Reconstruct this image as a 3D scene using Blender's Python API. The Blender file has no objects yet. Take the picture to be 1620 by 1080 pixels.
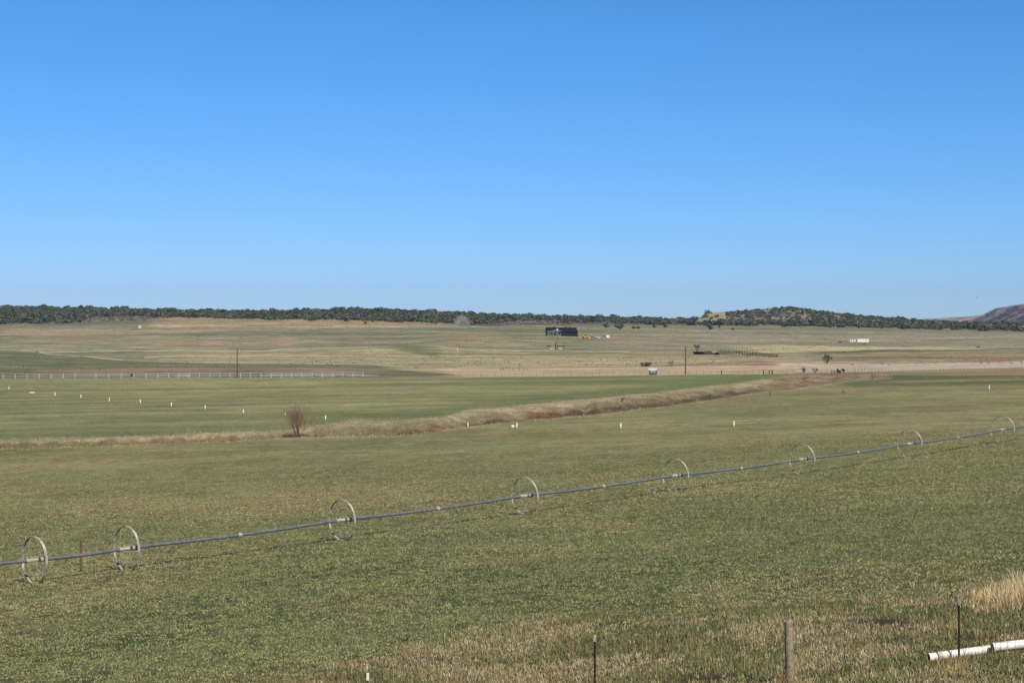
import bpy, math, random
import numpy as np
from mathutils import Vector
random.seed(7)
rng = np.random.default_rng(11)
S = bpy.context.scene
COL = S.collection

# ------------------------------------------------------------------ camera, sky, sun
F = 2750.0            # focal length in photo pixels (1620 wide)
CU, CV = 810.0, 505.0  # straight ahead and level, in photo pixels
cam_d = bpy.data.cameras.new('camera'); cam = bpy.data.objects.new('camera', cam_d); COL.objects.link(cam)
cam.location = (0, 0, 0); cam.rotation_euler = (math.radians(90), 0, 0)
cam_d.sensor_width = 36; cam_d.lens = F / 1620 * 36
cam_d.shift_y = -35.0 / 1620
cam_d.clip_start = 0.3; cam_d.clip_end = 60000
S.camera = cam

SUNV = Vector((0.43, -0.86, 0.98)).normalized()
ELEV = math.asin(SUNV.z); AZ = math.atan2(SUNV.x, SUNV.y)
w = bpy.data.worlds.new('World'); S.world = w; w.use_nodes = True
nt = w.node_tree; nt.nodes.clear()
sky = nt.nodes.new('ShaderNodeTexSky'); sky.sky_type = 'NISHITA'; sky.sun_disc = False
sky.sun_elevation = ELEV; sky.sun_rotation = AZ
sky.altitude = 1800; sky.air_density = 1.0; sky.dust_density = 0.3; sky.ozone_density = 2.2
def wmath(op, a_, b_):
    q = nt.nodes.new('ShaderNodeMath'); q.operation = op
    for i_, t_ in enumerate((a_, b_)):
        if hasattr(t_, 'links'): nt.links.new(t_, q.inputs[i_])
        else: q.inputs[i_].default_value = t_
    return q.outputs[0]
sep = nt.nodes.new('ShaderNodeSeparateColor'); cmb = nt.nodes.new('ShaderNodeCombineColor'); nt.links.new(sky.outputs[0], sep.inputs[0])
for i_, (g_, p_) in enumerate(((1.51, 1.24), (1.64, .90), (2.95, .98))):     # film response of the blue sky
    nt.links.new(wmath('MULTIPLY', wmath('POWER', wmath('MULTIPLY', sep.outputs[i_], .04), p_), g_ * 10), cmb.inputs[i_])
bg = nt.nodes.new('ShaderNodeBackground'); bg.inputs['Strength'].default_value = 0.1
wo = nt.nodes.new('ShaderNodeOutputWorld')
nt.links.new(cmb.outputs[0], bg.inputs[0]); nt.links.new(bg.outputs[0], wo.inputs[0])
sd = bpy.data.lights.new('sun', 'SUN'); sd.energy = 5.0; sd.angle = math.radians(0.5); sd.color = (1.0, 0.925, 0.80)
sun = bpy.data.objects.new('sun', sd); COL.objects.link(sun); sun.rotation_euler = SUNV.to_track_quat('Z', 'Y').to_euler()
sun.location = (20, -30, 60)
S.view_settings.view_transform = 'Standard'; S.view_settings.look = 'None'
S.view_settings.exposure = 0.0; S.view_settings.gamma = 1.0
S.cycles.volume_bounces = 0
HAZE = 3.2e-5

# ------------------------------------------------------------------ noise in numpy
def _h(ix, iy, seed):
    n = (ix.astype(np.int64) * 374761393 + iy.astype(np.int64) * 668265263 + seed * 1442695041) & 0xffffffff
    n = ((n ^ (n >> 13)) * 1274126177) & 0xffffffff
    return ((n ^ (n >> 16)) & 0xffff) / 65535.0
def vnoise(x, y, seed=0):
    x = np.asarray(x, float); y = np.asarray(y, float)
    ix = np.floor(x); iy = np.floor(y); fx = x - ix; fy = y - iy
    fx = fx * fx * (3 - 2 * fx); fy = fy * fy * (3 - 2 * fy)
    a = _h(ix, iy, seed); b = _h(ix + 1, iy, seed); c = _h(ix, iy + 1, seed); d = _h(ix + 1, iy + 1, seed)
    return (a * (1 - fx) + b * fx) * (1 - fy) + (c * (1 - fx) + d * fx) * fy
def fbm(x, y, seed=0, o=4):
    s = 0; a = 0.5; t = 0
    for k in range(o):
        s = s + a * vnoise(x * 2 ** k + 13.7 * k, y * 2 ** k + 7.1 * k, seed + k); t += a; a *= 0.55
    return s / t          # 0..1
def smooth(a, b, x):
    t = np.clip((x - a) / (b - a), 0, 1); return t * t * (3 - 2 * t)

# ------------------------------------------------------------------ the lie of the land
# Heights are laid out on bearings (us) and distances (ds). "slope number" w = CV - z/d*F:
# how far below eye level the ground lies at that distance.
us = np.array([0, 400, 810, 1200, 1620.])
near = {   # metres below the eye at three bearings
    'd': [0.5, 6, 12, 20, 37, 45, 60, 74, 90, 110, 130, 150, 185, 230, 300, 380],
    0:    [1.7, 1.8, 3.6, 6.3, 8.7, 9.3, 10.3, 11.05, 11.7, 12.2, 12.6, 13.0, 13.6, 14.3, 15.4, 15.9],
    810:  [1.7, 1.8, 3.4, 5.8, 8.15, 8.6, 9.2, 9.6, 9.97, 10.5, 11.0, 11.4, 12.0, 12.7, 13.6, 14.3],
    1620: [1.7, 1.8, 3.2, 5.0, 7.0, 7.45, 7.9, 8.15, 8.35, 8.5, 8.7, 9.1, 9.9, 10.7, 11.6, 12.3]}
far = {
    450: ([0, 300, 600, 900, 1084, 1260, 1350, 1620], [600, 598.5, 597.5, 595, 593, 590, 588, 583]),
    600: ([0, 400, 810, 1200, 1620], [582, 583, 582, 577, 573]),
    900: ([0, 400, 810, 1200, 1620], [561, 564, 564, 561, 562]),
    1300: ([0, 400, 810, 1200, 1620], [541, 540, 540, 547, 547]),
    1800: ([0, 400, 700, 810, 1200, 1620], [525, 521.5, 521, 524, 527, 532]),
    2300: ([0, 100, 130, 250, 400, 500, 600, 700, 760, 850, 950, 1050, 1100, 1200, 1300, 1400, 1500, 1620],
           [513, 512.5, 511, 508, 509, 509, 509.5, 512, 516, 514.5, 513, 514, 515, 516, 517, 519, 521, 524]),
    2500: ([0, 100, 150, 250, 400, 500, 600, 700, 760, 850, 950, 1050, 1100, 1200, 1300, 1400, 1500, 1620],
           [507, 507, 502, 501, 505, 506, 507, 509.5, 511, 509.5, 510, 512, 513, 511, 511, 515, 518, 520]),
    3000: ([0, 130, 300, 420, 560, 640, 700, 810, 1000, 1060, 1090, 1100, 1110, 1120, 1134, 1161, 1200, 1220, 1230, 1250, 1270, 1300, 1350, 1450, 1500, 1620],
           [486.5, 489, 494.5, 495, 491, 493, 496, 501.5, 506, 508, 508.5, 505.5, 500.5, 496.5, 495, 494, 491, 489.5, 487, 486, 488, 493, 498, 507, 513, 515])}
far[3350] = far[3000]
UG = np.arange(-300, 1961, 10.0)
dl = list(near['d']) + list(far.keys()) + [4100, 6000, 60000]
W = np.zeros((len(dl), len(UG)))
for k, d in enumerate(near['d']):
    zz = np.interp(UG, [0, 810, 1620], [near[0][k], near[810][k], near[1620][k]])
    W[k] = zz       # store depth below the eye
for k, d in enumerate(far):
    wv = np.interp(UG, *far[d])
    if d < 2900: wv[1:-1] = np.convolve(wv, np.ones(3) / 3, 'valid')
    W[len(near['d']) + k] = (wv - CV) / F * d
W[-3] = 30; W[-2] = 55; W[-1] = 90
# dense smooth table in ln d
LG = np.linspace(math.log(0.5), math.log(60000), 1400)
T = np.zeros((len(LG), len(UG)))
for j in range(len(UG)):
    T[:, j] = np.interp(LG, np.log(dl), W[:, j])
ker = np.hanning(25); ker /= ker.sum()
for j in range(len(UG)):
    T[:, j] = np.convolve(np.pad(T[:, j], 12, 'edge'), ker, 'valid')
def table(u, d):
    fu = np.clip((u - UG[0]) / 10.0, 0, len(UG) - 1.001); iu = fu.astype(int); fu = fu - iu
    fl = np.clip((np.log(np.maximum(d, .5)) - LG[0]) / (LG[1] - LG[0]), 0, len(LG) - 1.001); il = fl.astype(int); fl = fl - il
    return -((T[il, iu] * (1 - fu) + T[il, iu + 1] * fu) * (1 - fl) + (T[il + 1, iu] * (1 - fu) + T[il + 1, iu + 1] * fu) * fl)
def polar(x, y):
    x = np.asarray(x, float); y = np.asarray(y, float)
    r = np.hypot(x, y); th = np.clip(np.arctan2(x, y), -0.375, 0.375)
    return CU + F * np.tan(th), r * np.cos(th)
def depth_w(u, d):     # slope number of the natural ground
    return CV - table(u, d) / d * F

# the wheel line: wheels 12.2 m apart on a straight line
AX = np.array([math.cos(math.pi / 4), math.sin(math.pi / 4)])
W3 = np.array([-7.972, 81.5])
WS = np.array([-16.0, -11.7, 0, 12.2, 24.4, 36.6, 48.8, 61.0])
WB = np.array([922, 902, 854, 812.5, 778, 750.5, 724, 700.])   # slope number at each wheel's foot
WP = W3[None] + WS[:, None] * AX[None]
WZ = -(WB - CV) / F * WP[:, 1]
_u, _d = polar(WP[:, 0], WP[:, 1]); WR = WZ - table(_u, _d)
# cut bank of the dry wash: near lip and far lip on each bearing
LIPN = (np.array([-300, 0, 200, 380, 450, 520, 620, 700, 760, 800, 880, 950, 1060, 1120, 1200, 1250, 1300, 1340, 1400, 1460, 1960.]),
        np.array([714, 711, 704, 697, 690, 690, 688, 680, 673, 667.6, 661, 653.6, 641, 633, 621, 617, 609, 603, 599.5, 598, 598.]))
LIPF = (np.array([-300, 0, 200, 380, 450, 520, 560, 620, 700, 740, 800, 880, 950, 1060, 1160, 1250, 1300, 1340, 1400, 1460, 1960.]),
        np.array([702, 699, 693, 685, 683, 674, 667, 668, 663, 652, 647, 639, 633, 621, 610, 597, 591, 590, 592, 596, 597.5]))
def lips(u):
    j = 1.1 * (vnoise(u / 23.0, u * 0, 5) - .5) * 2
    return np.interp(u, *LIPN) + j, np.interp(u, *LIPF) + 1.2 * j - 1.5 * vnoise(u / 9.0, u * 0, 6)
MOUNDS = [  # bearing, distance, height, half width across, half depth
    (735, 1230, 5.0, 48, 110), (650, 1010, 3.0, 40, 55), (1000, 1350, 2.0, 60, 90), (330, 1250, 2.2, 60, 70),
    (520, 1300, 2.4, 60, 80), (120, 1150, 2.5, 60, 90), (1180, 610, 1.3, 22, 18), (1290, 640, -1.0, 60, 20),
    (250, 2050, 2.0, 120, 90), (905, 1250, 2.2, 40, 80), (1350, 1600, -2.5, 140, 120), (60, 640, -1.2, 40, 35)]
def ground(x, y):
    x = np.atleast_1d(np.asarray(x, float)); y = np.atleast_1d(np.asarray(y, float))
    u, d = polar(x, y)
    z = table(u, d)
    s = (x - W3[0]) * AX[0] + (y - W3[1]) * AX[1]; p = -(x - W3[0]) * AX[1] + (y - W3[1]) * AX[0]
    z = z + np.interp(s, WS, WR) * np.exp(-(p / 22.0) ** 2) * np.exp(-np.maximum(0, np.maximum(s - 61, -16 - s)) / 20)
    front = (np.abs(np.arctan2(x, y)) < 0.5)
    wv = depth_w(u, d)
    ln, lf = lips(u)
    t = (ln - wv) / np.maximum(ln - lf, .8)
    dep = np.clip(.06 * (ln - lf), 0, 1.9)
    gul = fbm(x / 2.2, y / 5.0, 31, 3)
    tt = t + (gul - .5) * .25 * ((t > .45) & (t < 1.1))
    drop = np.where(tt < .1, smooth(0, .1, tt), np.where(tt < .5, 1.0, 1 - smooth(.5, .96, tt)))
    z = z - dep * drop * ((t > 0) & (t < 1.05)) * front * (d > 120)
    lipb = np.exp(-((t - 1.05) / .12) ** 2) * .12 * front * (d > 120) * smooth(0, 8, ln - lf)
    z = z + lipb
    for (mu, md, mh, mw, mt) in MOUNDS:
        mx = (mu - CU) / F * md
        z = z + mh * np.exp(-((x - mx) / mw) ** 2 - ((y - md) / mt) ** 2)
    z = z + (fbm(x / 1.6, y / 1.6, 3, 3) - .5) * .09 * smooth(8, 25, d) * (1 - smooth(200, 400, d))
    z = z + (fbm(x / 14., y / 14., 8, 3) - .5) * .22 * smooth(20, 45, d) * (1 - smooth(300, 460, d))
    z = z + (fbm(x / 55., y / 80., 9, 4) - .5) * 2.6 * smooth(560, 900, d)
    z = z + (fbm(x / 60., y / 160., 10, 4) - .5) * 9 * smooth(2350, 2900, d) * smooth(1080, 1160, u) * (1 - smooth(1380, 1460, u))
    return z
def at(u, v):
    """The place on the ground seen on bearing u with slope number v."""
    d = np.exp(np.linspace(math.log(25), math.log(3200), 6000))
    wv = depth_w(np.full(d.shape, float(u)), d)
    i = int(np.argmax(wv <= v)); dd = d[i]
    x = (u - CU) / F * dd
    z = float(ground(x, dd)[0])
    return Vector((x, dd, z))
def gz(x, y): return float(ground(x, y)[0])

# ------------------------------------------------------------------ materials
def mat(name, col, rough=0.8, var=0.25, scale=3.0, metal=0.0, bump=0.0, col2=None, spec=0.3):
    m = bpy.data.materials.new(name); m.use_nodes = True; n = m.node_tree
    b = n.nodes['Principled BSDF']; b.inputs['Roughness'].default_value = rough; b.inputs['Metallic'].default_value = metal
    b.inputs['Specular IOR Level'].default_value = spec
    tc = n.nodes.new('ShaderNodeTexCoord'); no = n.nodes.new('ShaderNodeTexNoise'); no.inputs['Scale'].default_value = scale
    no.inputs['Detail'].default_value = 6; no.inputs['Roughness'].default_value = .65
    n.links.new(tc.outputs['Object'], no.inputs['Vector'])
    cr = n.nodes.new('ShaderNodeValToRGB'); cr.color_ramp.elements[0].position = .35; cr.color_ramp.elements[1].position = .65
    c = np.array(col); c1 = np.clip(c * (1 - var), 0, 1); c2 = np.clip(np.array(col2) if col2 else c * (1 + var), 0, 1)
    cr.color_ramp.elements[0].color = (*c1, 1); cr.color_ramp.elements[1].color = (*c2, 1)
    n.links.new(no.outputs['Fac'], cr.inputs['Fac']); n.links.new(cr.outputs['Color'], b.inputs['Base Color'])
    if bump:
        bp = n.nodes.new('ShaderNodeBump'); bp.inputs['Strength'].default_value = bump; bp.inputs['Distance'].default_value = .02
        n.links.new(no.outputs['Fac'], bp.inputs['Height']); n.links.new(bp.outputs[0], b.inputs['Normal'])
    return m
def tint_mat(name, base, rough=.85, trans=0.0):
    """material whose colour varies with the mesh's own 'tint' colour attribute (per plant / per blade)"""
    m = bpy.data.materials.new(name); m.use_nodes = True; n = m.node_tree
    b = n.nodes['Principled BSDF']; b.inputs['Roughness'].default_value = rough; b.inputs['Specular IOR Level'].default_value = .15
    a = n.nodes.new('ShaderNodeAttribute'); a.attribute_name = 'tint'
    mx = n.nodes.new('ShaderNodeMixRGB'); mx.blend_type = 'MULTIPLY'; mx.inputs[0].default_value = 1; mx.inputs[1].default_value = (*base, 1)
    no = n.nodes.new('ShaderNodeTexNoise'); no.inputs['Scale'].default_value = .35; no.inputs['Detail'].default_value = 3
    g = n.nodes.new('ShaderNodeNewGeometry'); n.links.new(g.outputs['Position'], no.inputs['Vector'])
    mp = n.nodes.new('ShaderNodeMapRange'); mp.inputs[3].default_value = .75; mp.inputs[4].default_value = 1.25
    n.links.new(no.outputs['Fac'], mp.inputs[0])
    m2 = n.nodes.new('ShaderNodeMixRGB'); m2.blend_type = 'MULTIPLY'; m2.inputs[0].default_value = 1
    n.links.new(a.outputs['Color'], mx.inputs[2]); n.links.new(mx.outputs[0], m2.inputs[1]); n.links.new(mp.outputs[0], m2.inputs[2])
    n.links.new(m2.outputs[0], b.inputs['Base Color'])
    if trans: b.inputs['Transmission Weight'].default_value = 0
    return m
M = {
    'galv': mat('galvanised_pipe', (.17, .17, .165), .42, .25, 5, .25),
    'rim': mat('weathered_rim_steel', (.30, .275, .21), .7, .5, 2.2, .0, col2=(.58, .53, .41)),
    'clamp': mat('pale_clamp', (.42, .39, .30), .6, .15, 8),
    'dark': mat('dark_iron', (.034, .026, .016), .95, .3, 6, spec=.03),
    'rust': mat('rusty_steel', (.12, .055, .03), .9, .4, 9),
    'white': mat('white_paint', (.74, .69, .56), .6, .1, 3),
    'pvc': mat('white_plastic', (.80, .71, .62), .4, .12, 4, col2=(.86, .79, .70), spec=.5),
    'pvcin': mat('pipe_inside', (.07, .035, .018), .95, .3, 6, spec=0.0),
    'wood': mat('weathered_wood', (.27, .215, .135), .9, .35, 14, bump=.5),
    'polewood': mat('pole_wood', (.085, .06, .045), .9, .3, 8),
    'black': mat('black_cladding', (.012, .012, .02), .75, .3, .8, spec=.1),
    'greywall': mat('grey_wall', (.13, .13, .125), .85, .25, .6),
    'glass': mat('window_glass', (.02, .025, .03), .1, .1, 1, spec=.6),
    'yellow': mat('machine_yellow', (.62, .30, .03), .55, .2, 2),
    'grey': mat('grey_paint', (.22, .22, .24), .55, .2, 2),
    'fencewhite': mat('fence_white', (.50, .465, .38), .7, .12, 2),
    'wire': mat('fence_wire', (.10, .09, .08), .7, .2, 3, .3),
    'bark': mat('bark', (.16, .125, .10), .95, .3, 4),
    'bushbark': mat('reddish_bark', (.27, .185, .115), .95, .3, 4),
    'greybark': mat('pale_bark', (.40, .36, .32), .95, .2, 1),
    'brownbrush': mat('dead_brush', (.13, .065, .05), .95, .35, 3),
    'roofmetal': mat('pale_roof_metal', (.62, .62, .63), .4, .1, 3, .2),
    'hide': mat('dark_hide', (.02, .014, .012), .85, .3, 2),
    'rock': mat('pale_rubble', (.27, .215, .17), .95, .3, 1.2, bump=.6),
    'whiterock': mat('grey_gravel', (.22, .20, .165), .95, .2, 1.2, bump=.6),
    'red': mat('red_paint', (.40, .09, .07), .7, .2, 2),
    'track': mat('pale_gravel', (.37, .32, .22), .95, .25, .15, bump=.2),
    'trackroad': mat('grey_gravel_road', (.29, .25, .20), .95, .25, .1),
    'bird': mat('dark_feather', (.02, .02, .022), .9, .2, 3)}
M['juniper'] = tint_mat('juniper_foliage', (.082, .093, .060))
M['oak'] = tint_mat('leafless_brush', (.23, .20, .165))
M['blade'] = tint_mat('grass_blade', (1, 1, 1), .9)

# ------------------------------------------------------------------ mesh helpers
class MB:
    def __init__(s): s.v = []; s.f = []
    def add(s, vs, fs):
        o = len(s.v); s.v += [tuple(v) for v in vs]; s.f += [tuple(i + o for i in f) for f in fs]; return s
    def box(s, c, size, rz=0, taper=1.0):
        x, y, z = size[0] / 2, size[1] / 2, size[2] / 2; cs, sn = math.cos(rz), math.sin(rz); vs = []
        for k, zz in enumerate((-z, z)):
            t = taper if k else 1.0
            for a, b in ((-x, -y), (x, -y), (x, y), (-x, y)):
                a *= t; b *= t
                vs.append((c[0] + a * cs - b * sn, c[1] + a * sn + b * cs, c[2] + zz))
        return s.add(vs, [(3, 2, 1, 0), (4, 5, 6, 7), (0, 1, 5, 4), (1, 2, 6, 5), (2, 3, 7, 6), (3, 0, 4, 7)])
    def tube(s, pts, rad, n=8, caps=True):
        pts = [Vector(p) for p in pts]; m = len(pts)
        if not hasattr(rad, '__len__'): rad = [rad] * m
        vs = []; fs = []
        for i, p in enumerate(pts):
            t = (pts[min(i + 1, m - 1)] - pts[max(i - 1, 0)]).normalized()
            a = t.cross(Vector((0, 0, 1)) if abs(t.z) < .9 else Vector((1, 0, 0))).normalized(); b = t.cross(a)
            for k in range(n):
                an = 2 * math.pi * k / n; vs.append(p + (a * math.cos(an) + b * math.sin(an)) * rad[i])
        for i in range(m - 1):
            for k in range(n):
                k2 = (k + 1) % n; fs.append((i * n + k, i * n + k2, (i + 1) * n + k2, (i + 1) * n + k))
        if caps: fs.append(tuple(range(n))[::-1]); fs.append(tuple((m - 1) * n + k for k in range(n)))
        return s.add(vs, fs)
    def ell(s, c, r, n=10, m=6, jit=0, seed=0):
        rr = random.Random(seed); vs = []; fs = []
        for i in range(m + 1):
            ph = math.pi * i / m
            for k in range(n):
                th = 2 * math.pi * k / n; j = 1 + jit * (rr.random() - .5) * 2
                vs.append((c[0] + r[0] * j * math.sin(ph) * math.cos(th), c[1] + r[1] * j * math.sin(ph) * math.sin(th), c[2] + r[2] * j * math.cos(ph)))
        for i in range(m):
            for k in range(n):
                k2 = (k + 1) % n; fs.append((i * n + k, (i + 1) * n + k, (i + 1) * n + k2, i * n + k2))
        return s.add(vs, fs)
    def build(s, name, m, parent=None, smooth_=False, loc=None):
        me = bpy.data.meshes.new(name); me.from_pydata(s.v, [], s.f); me.update()
        me.materials.append(m)
        if smooth_: me.polygons.foreach_set('use_smooth', [True] * len(me.polygons))
        o = bpy.data.objects.new(name, me); COL.objects.link(o)
        if parent: o.parent = parent
        if loc: o.location = loc
        return o
def npmesh(name, v, f, m, tint=None, parent=None, smooth_=False):
    """v (n,3) float, f (k,3|4) int; tint (n,3) per vertex colour"""
    me = bpy.data.meshes.new(name); n = len(v); k, q = f.shape
    me.vertices.add(n); me.vertices.foreach_set('co', np.ascontiguousarray(v, np.float32).ravel())
    me.loops.add(k * q); me.loops.foreach_set('vertex_index', np.ascontiguousarray(f, np.int32).ravel())
    me.polygons.add(k); me.polygons.foreach_set('loop_start', np.arange(0, k * q, q, dtype=np.int32))
    if smooth_: me.polygons.foreach_set('use_smooth', np.ones(k, bool))
    me.update(calc_edges=True); me.materials.append(m)
    if tint is not None:
        a = me.color_attributes.new('tint', 'FLOAT_COLOR', 'POINT')
        a.data.foreach_set('color', np.concatenate([tint, np.ones((n, 1))], 1).astype(np.float32).ravel())
    o = bpy.data.objects.new(name, me); COL.objects.link(o)
    if parent: o.parent = parent
    return o
def tag(o, label=None, cat=None, group=None, kind=None):
    if label: o['label'] = label
    if cat: o['category'] = cat
    if group: o['group'] = group
    if kind: o['kind'] = kind
    return o
def thing(name, label, cat, loc, rz=0, group=None):
    o = bpy.data.objects.new(name, None); COL.objects.link(o); o.location = loc; o.rotation_euler = (0, 0, rz)
    o.empty_display_size = .3
    return tag(o, label, cat, group)
def dup(root, loc, rz=0, label=None, scale=None):
    r = root.copy(); COL.objects.link(r); r.location = loc; r.rotation_euler = (0, 0, rz)
    if scale: r.scale = (scale, scale, scale) if not hasattr(scale, '__len__') else scale
    if label: r['label'] = label
    for ch in list(root.children):
        c = ch.copy(); COL.objects.link(c); c.parent = r
        for g in ch.children:
            d = g.copy(); COL.objects.link(d); d.parent = c
    return r

# ------------------------------------------------------------------ ground sheet
wl = np.concatenate([np.arange(1112, 700, -1.5), np.arange(700, 620, -.7), np.arange(620, 484, -.36)])
dd = np.exp(np.linspace(math.log(33), math.log(3100), 9000))
wmid = depth_w(np.full(dd.shape, 1620.), dd); wmin = np.minimum(np.minimum.accumulate(wmid), 2000)
wl2 = depth_w(np.full(dd.shape, 100.), dd); wl2 = np.minimum.accumulate(wl2)
# spacing of rings: the finer of two bearings
g1 = np.interp(-wl, -wmin, dd); g2 = np.interp(-wl, -wl2, dd)
rings = np.unique(np.concatenate([np.array([.5, 3, 6, 8, 10, 12, 14, 16, 18, 20, 22, 24, 26, 28, 30, 31.5, 33]),
                                  g1, np.linspace(2300, 3200, 110), np.array([3350, 3500, 3700, 4000, 4600, 5500, 7000, 9000, 12000, 16000, 22000, 30000, 42000, 58000])]))
keep = [rings[0]]
for r_ in rings[1:]:
    if r_ - keep[-1] > max(.09, keep[-1] * .0016): keep.append(r_)
# fill big gaps in the mid range
R = []
for a, b in zip(keep[:-1], keep[1:]):
    R.append(a)
    if 33 < a < 3100 and (b - a) > max(.25, a * .006):
        k = int((b - a) / max(.25, a * .006)); R += list(a + (b - a) * np.arange(1, k + 1) / (k + 1))
R.append(keep[-1]); R = np.array(R)
TH = np.concatenate([np.linspace(-math.pi, -.4, 60)[:-1], np.linspace(-.4, -.31, 40)[:-1], np.linspace(-.31, .31, 900)[:-1], np.linspace(.31, .4, 40)[:-1], np.linspace(.4, math.pi, 60)[:-1]])
nr, nth = len(R), len(TH)
print('ground grid', nr, nth)
rr, tt_ = np.meshgrid(R, TH, indexing='ij')
GX = rr * np.sin(tt_) / np.maximum(np.cos(np.clip(tt_, -.375, .375)), .5); GY = rr * np.cos(tt_) / np.maximum(np.cos(np.clip(tt_, -.375, .375)), .5)
gx, gy = GX.ravel(), GY.ravel()
gzv = ground(gx, gy)
U, D = polar(gx, gy); WV = depth_w(U, D)

def C(r, g, b):  # a colour given as seen in daylight (sRGB 0-255) turned into a surface albedo
    c = np.array([r, g, b]) / 255.; lin = np.where(c < .04045, c / 12.92, ((c + .055) / 1.055) ** 2.4)
    return lin * GAIN
GAIN = np.array([.80, .78, .65])
n1 = fbm(gx / 22., gy / 22., 41, 5); n2 = fbm(gx / 5.0, gy / 5.0, 42, 4); n3 = fbm(gx / 1.1, gy / 1.1, 43, 3)
nl = fbm(gx / 260., gy / 120., 44, 5); nm = fbm(gx / 90., gy / 60., 45, 5)
nst = fbm(gx / 60. + .4 * fbm(gx / 40., gy / 40., 48, 2), gy / 9. + .8 * fbm(gx / 50., gy / 50., 49, 2), 46, 5)          # mowing / irrigation streaks across the view
J = (fbm(gx / 30., gy / 30., 47, 4) - .5)      # wobble of field edges
A = np.zeros((len(gx), 3))
def lay(mask, col, col2=None, mixn=None):
    """blend a ground cover in"""
    global A
    c = np.asarray(col)[None]
    if col2 is not None: c = c * (1 - mixn[:, None]) + np.asarray(col2)[None] * mixn[:, None]
    A = A * (1 - mask[:, None]) + c * mask[:, None]
def cur(*p):
    p = np.array(p, float); return np.interp(U, p[:, 0], p[:, 1])
def below(c, s=.8): return smooth(-s, s, WV - c)      # nearer than the curve
def between(c1, c2, s=.7): return below(c1, s) * (1 - below(c2, s))
def win(a, b, s=25): return smooth(a - s, a + s, U) * (1 - smooth(b - s, b + s, U))
def th(nz, a, b): return smooth(a, b, nz)

# far hills under the trees, then everything nearer in turn
lay(np.ones(len(gx)), C(118, 112, 92), C(140, 122, 105), th(nm, .4, .6))
lay(win(1090, 1700) * (1 - below(cur((1000, 514), (1100, 514), (1300, 517), (1620, 523)), 1)), C(150, 134, 126), C(116, 112, 100), th(fbm(gx / 25., gy / 60., 61, 4), .42, .6))
lay(win(1096, 1150, 4) * (1 - below(cur((1090, 513), (1120, 511), (1150, 508), (1160, 505)), 1)) * (D > 2500), C(184, 171, 138), C(166, 152, 124), th(n1, .4, .6))
WJ = WV + J * 2.2
tb = cur((0, 511), (120, 511), (140, 503), (250, 500), (400, 504), (500, 505), (600, 507), (700, 511), (760, 515), (850, 509), (950, 511), (1100, 514), (1200, 515), (1400, 518), (1620, 523))
# upper pasture
lay(below(tb), C(121, 120, 96), C(140, 133, 108), th(nl, .4, .62))
lay(between(tb, cur((0, 517), (200, 519), (560, 518), (700, 517), (760, 517))) * win(240, 700, 20), C(176, 153, 124), C(140, 132, 104), th(nm + nst * .3, .62, .8))
lay(between(tb, cur((700, 520), (850, 519), (1000, 517))) * win(740, 980, 20), C(118, 112, 100), C(150, 140, 118), th(nm, .45, .65))
# grey green slopes 520-555
hb = cur((0, 520), (700, 519), (1100, 521), (1620, 526))
lay(below(hb, 1.5), C(114, 116, 92), C(146, 138, 114), th(nl * .5 + nst * .5, .45, .62))
lay(below(hb, 1.5) * win(980, 1700, 60), C(128, 125, 105), C(150, 138, 122), th(nl * .5 + nst * .5, .45, .6))
lay(between(cur((0, 520.5), (250, 520.5), (420, 521)), cur((0, 530), (120, 532), (250, 527), (420, 522))) * win(-400, 400, 50), C(166, 146, 120), C(126, 120, 96), th(nst, .5, .65))
lay(between(cur((0, 518.6), (700, 520.5)), cur((0, 520.5), (700, 522.0)), .4) * win(-400, 640, 40) * .8, C(150, 134, 112))
for (cu, cv, wu, wv_, c_) in [(345, 541, 26, 5, (176, 148, 136)), (452, 545, 20, 3.5, (172, 140, 122)), (735, 539, 60, 11, (150, 130, 104)), (730, 531, 30, 3, (158, 126, 104)),
                              (940, 534.5, 26, 2.2, (184, 146, 112)), (1010, 542, 60, 5, (152, 130, 110)), (130, 537, 60, 3, (150, 124, 100)), (300, 548, 60, 2.2, (150, 132, 108)),
                              (575, 541, 34, 4, (140, 118, 96)), (1180, 534, 40, 1.0, (186, 176, 156)), (1100, 528, 40, .8, (176, 168, 148))]:
    m_ = np.exp(-((U - cu) / wu) ** 2 - ((WV - cv) / wv_) ** 2) * th(nm * .5 + n1 * .5, .35, .6)
    lay(np.clip(m_ * 1.3, 0, 1), C(*c_))
# warm flats between the tracks
t2 = cur((0, 554), (60, 557), (150, 554.5), (300, 552.5), (400, 553), (560, 549.5), (620, 549), (660, 551), (700, 556), (740, 557), (850, 555.5), (1000, 556), (1240, 557))
t1 = cur((0, 554), (60, 557), (100, 561), (150, 566), (200, 569.5), (300, 573), (500, 575), (600, 577.5), (700, 583), (800, 586))
lay(below(t2) * win(-400, 1240, 30), C(116, 117, 92), C(138, 131, 104), th(nst, .45, .62))
lay(below(t2) * win(250, 1260, 50), C(146, 139, 109), C(164, 151, 122), th(nst, .4, .62))
lay(below(t2) * win(820, 1260, 60) * th(nl * .5 + nst * .5, .4, .6) * .7, C(172, 154, 128))
lay(between(t2, t2 + 7) * win(640, 1240, 30), C(150, 138, 108), C(126, 122, 92), th(nst, .4, .6))
lay(between(t2 + .5, t2 + 10) * win(590, 700, 12) * np.exp(-((U - 640 - (WV - 555) * 6) / 34) ** 2), C(110, 112, 84))  # shade on the side of the rise, painted as a darker green patch
lay(np.clip(between(t1 + .5, cur((0, 596), (1300, 596))) * win(-400, 620, 30), 0, 1), C(104, 108, 82), C(116, 112, 86), th(nst, .45, .62))
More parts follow.
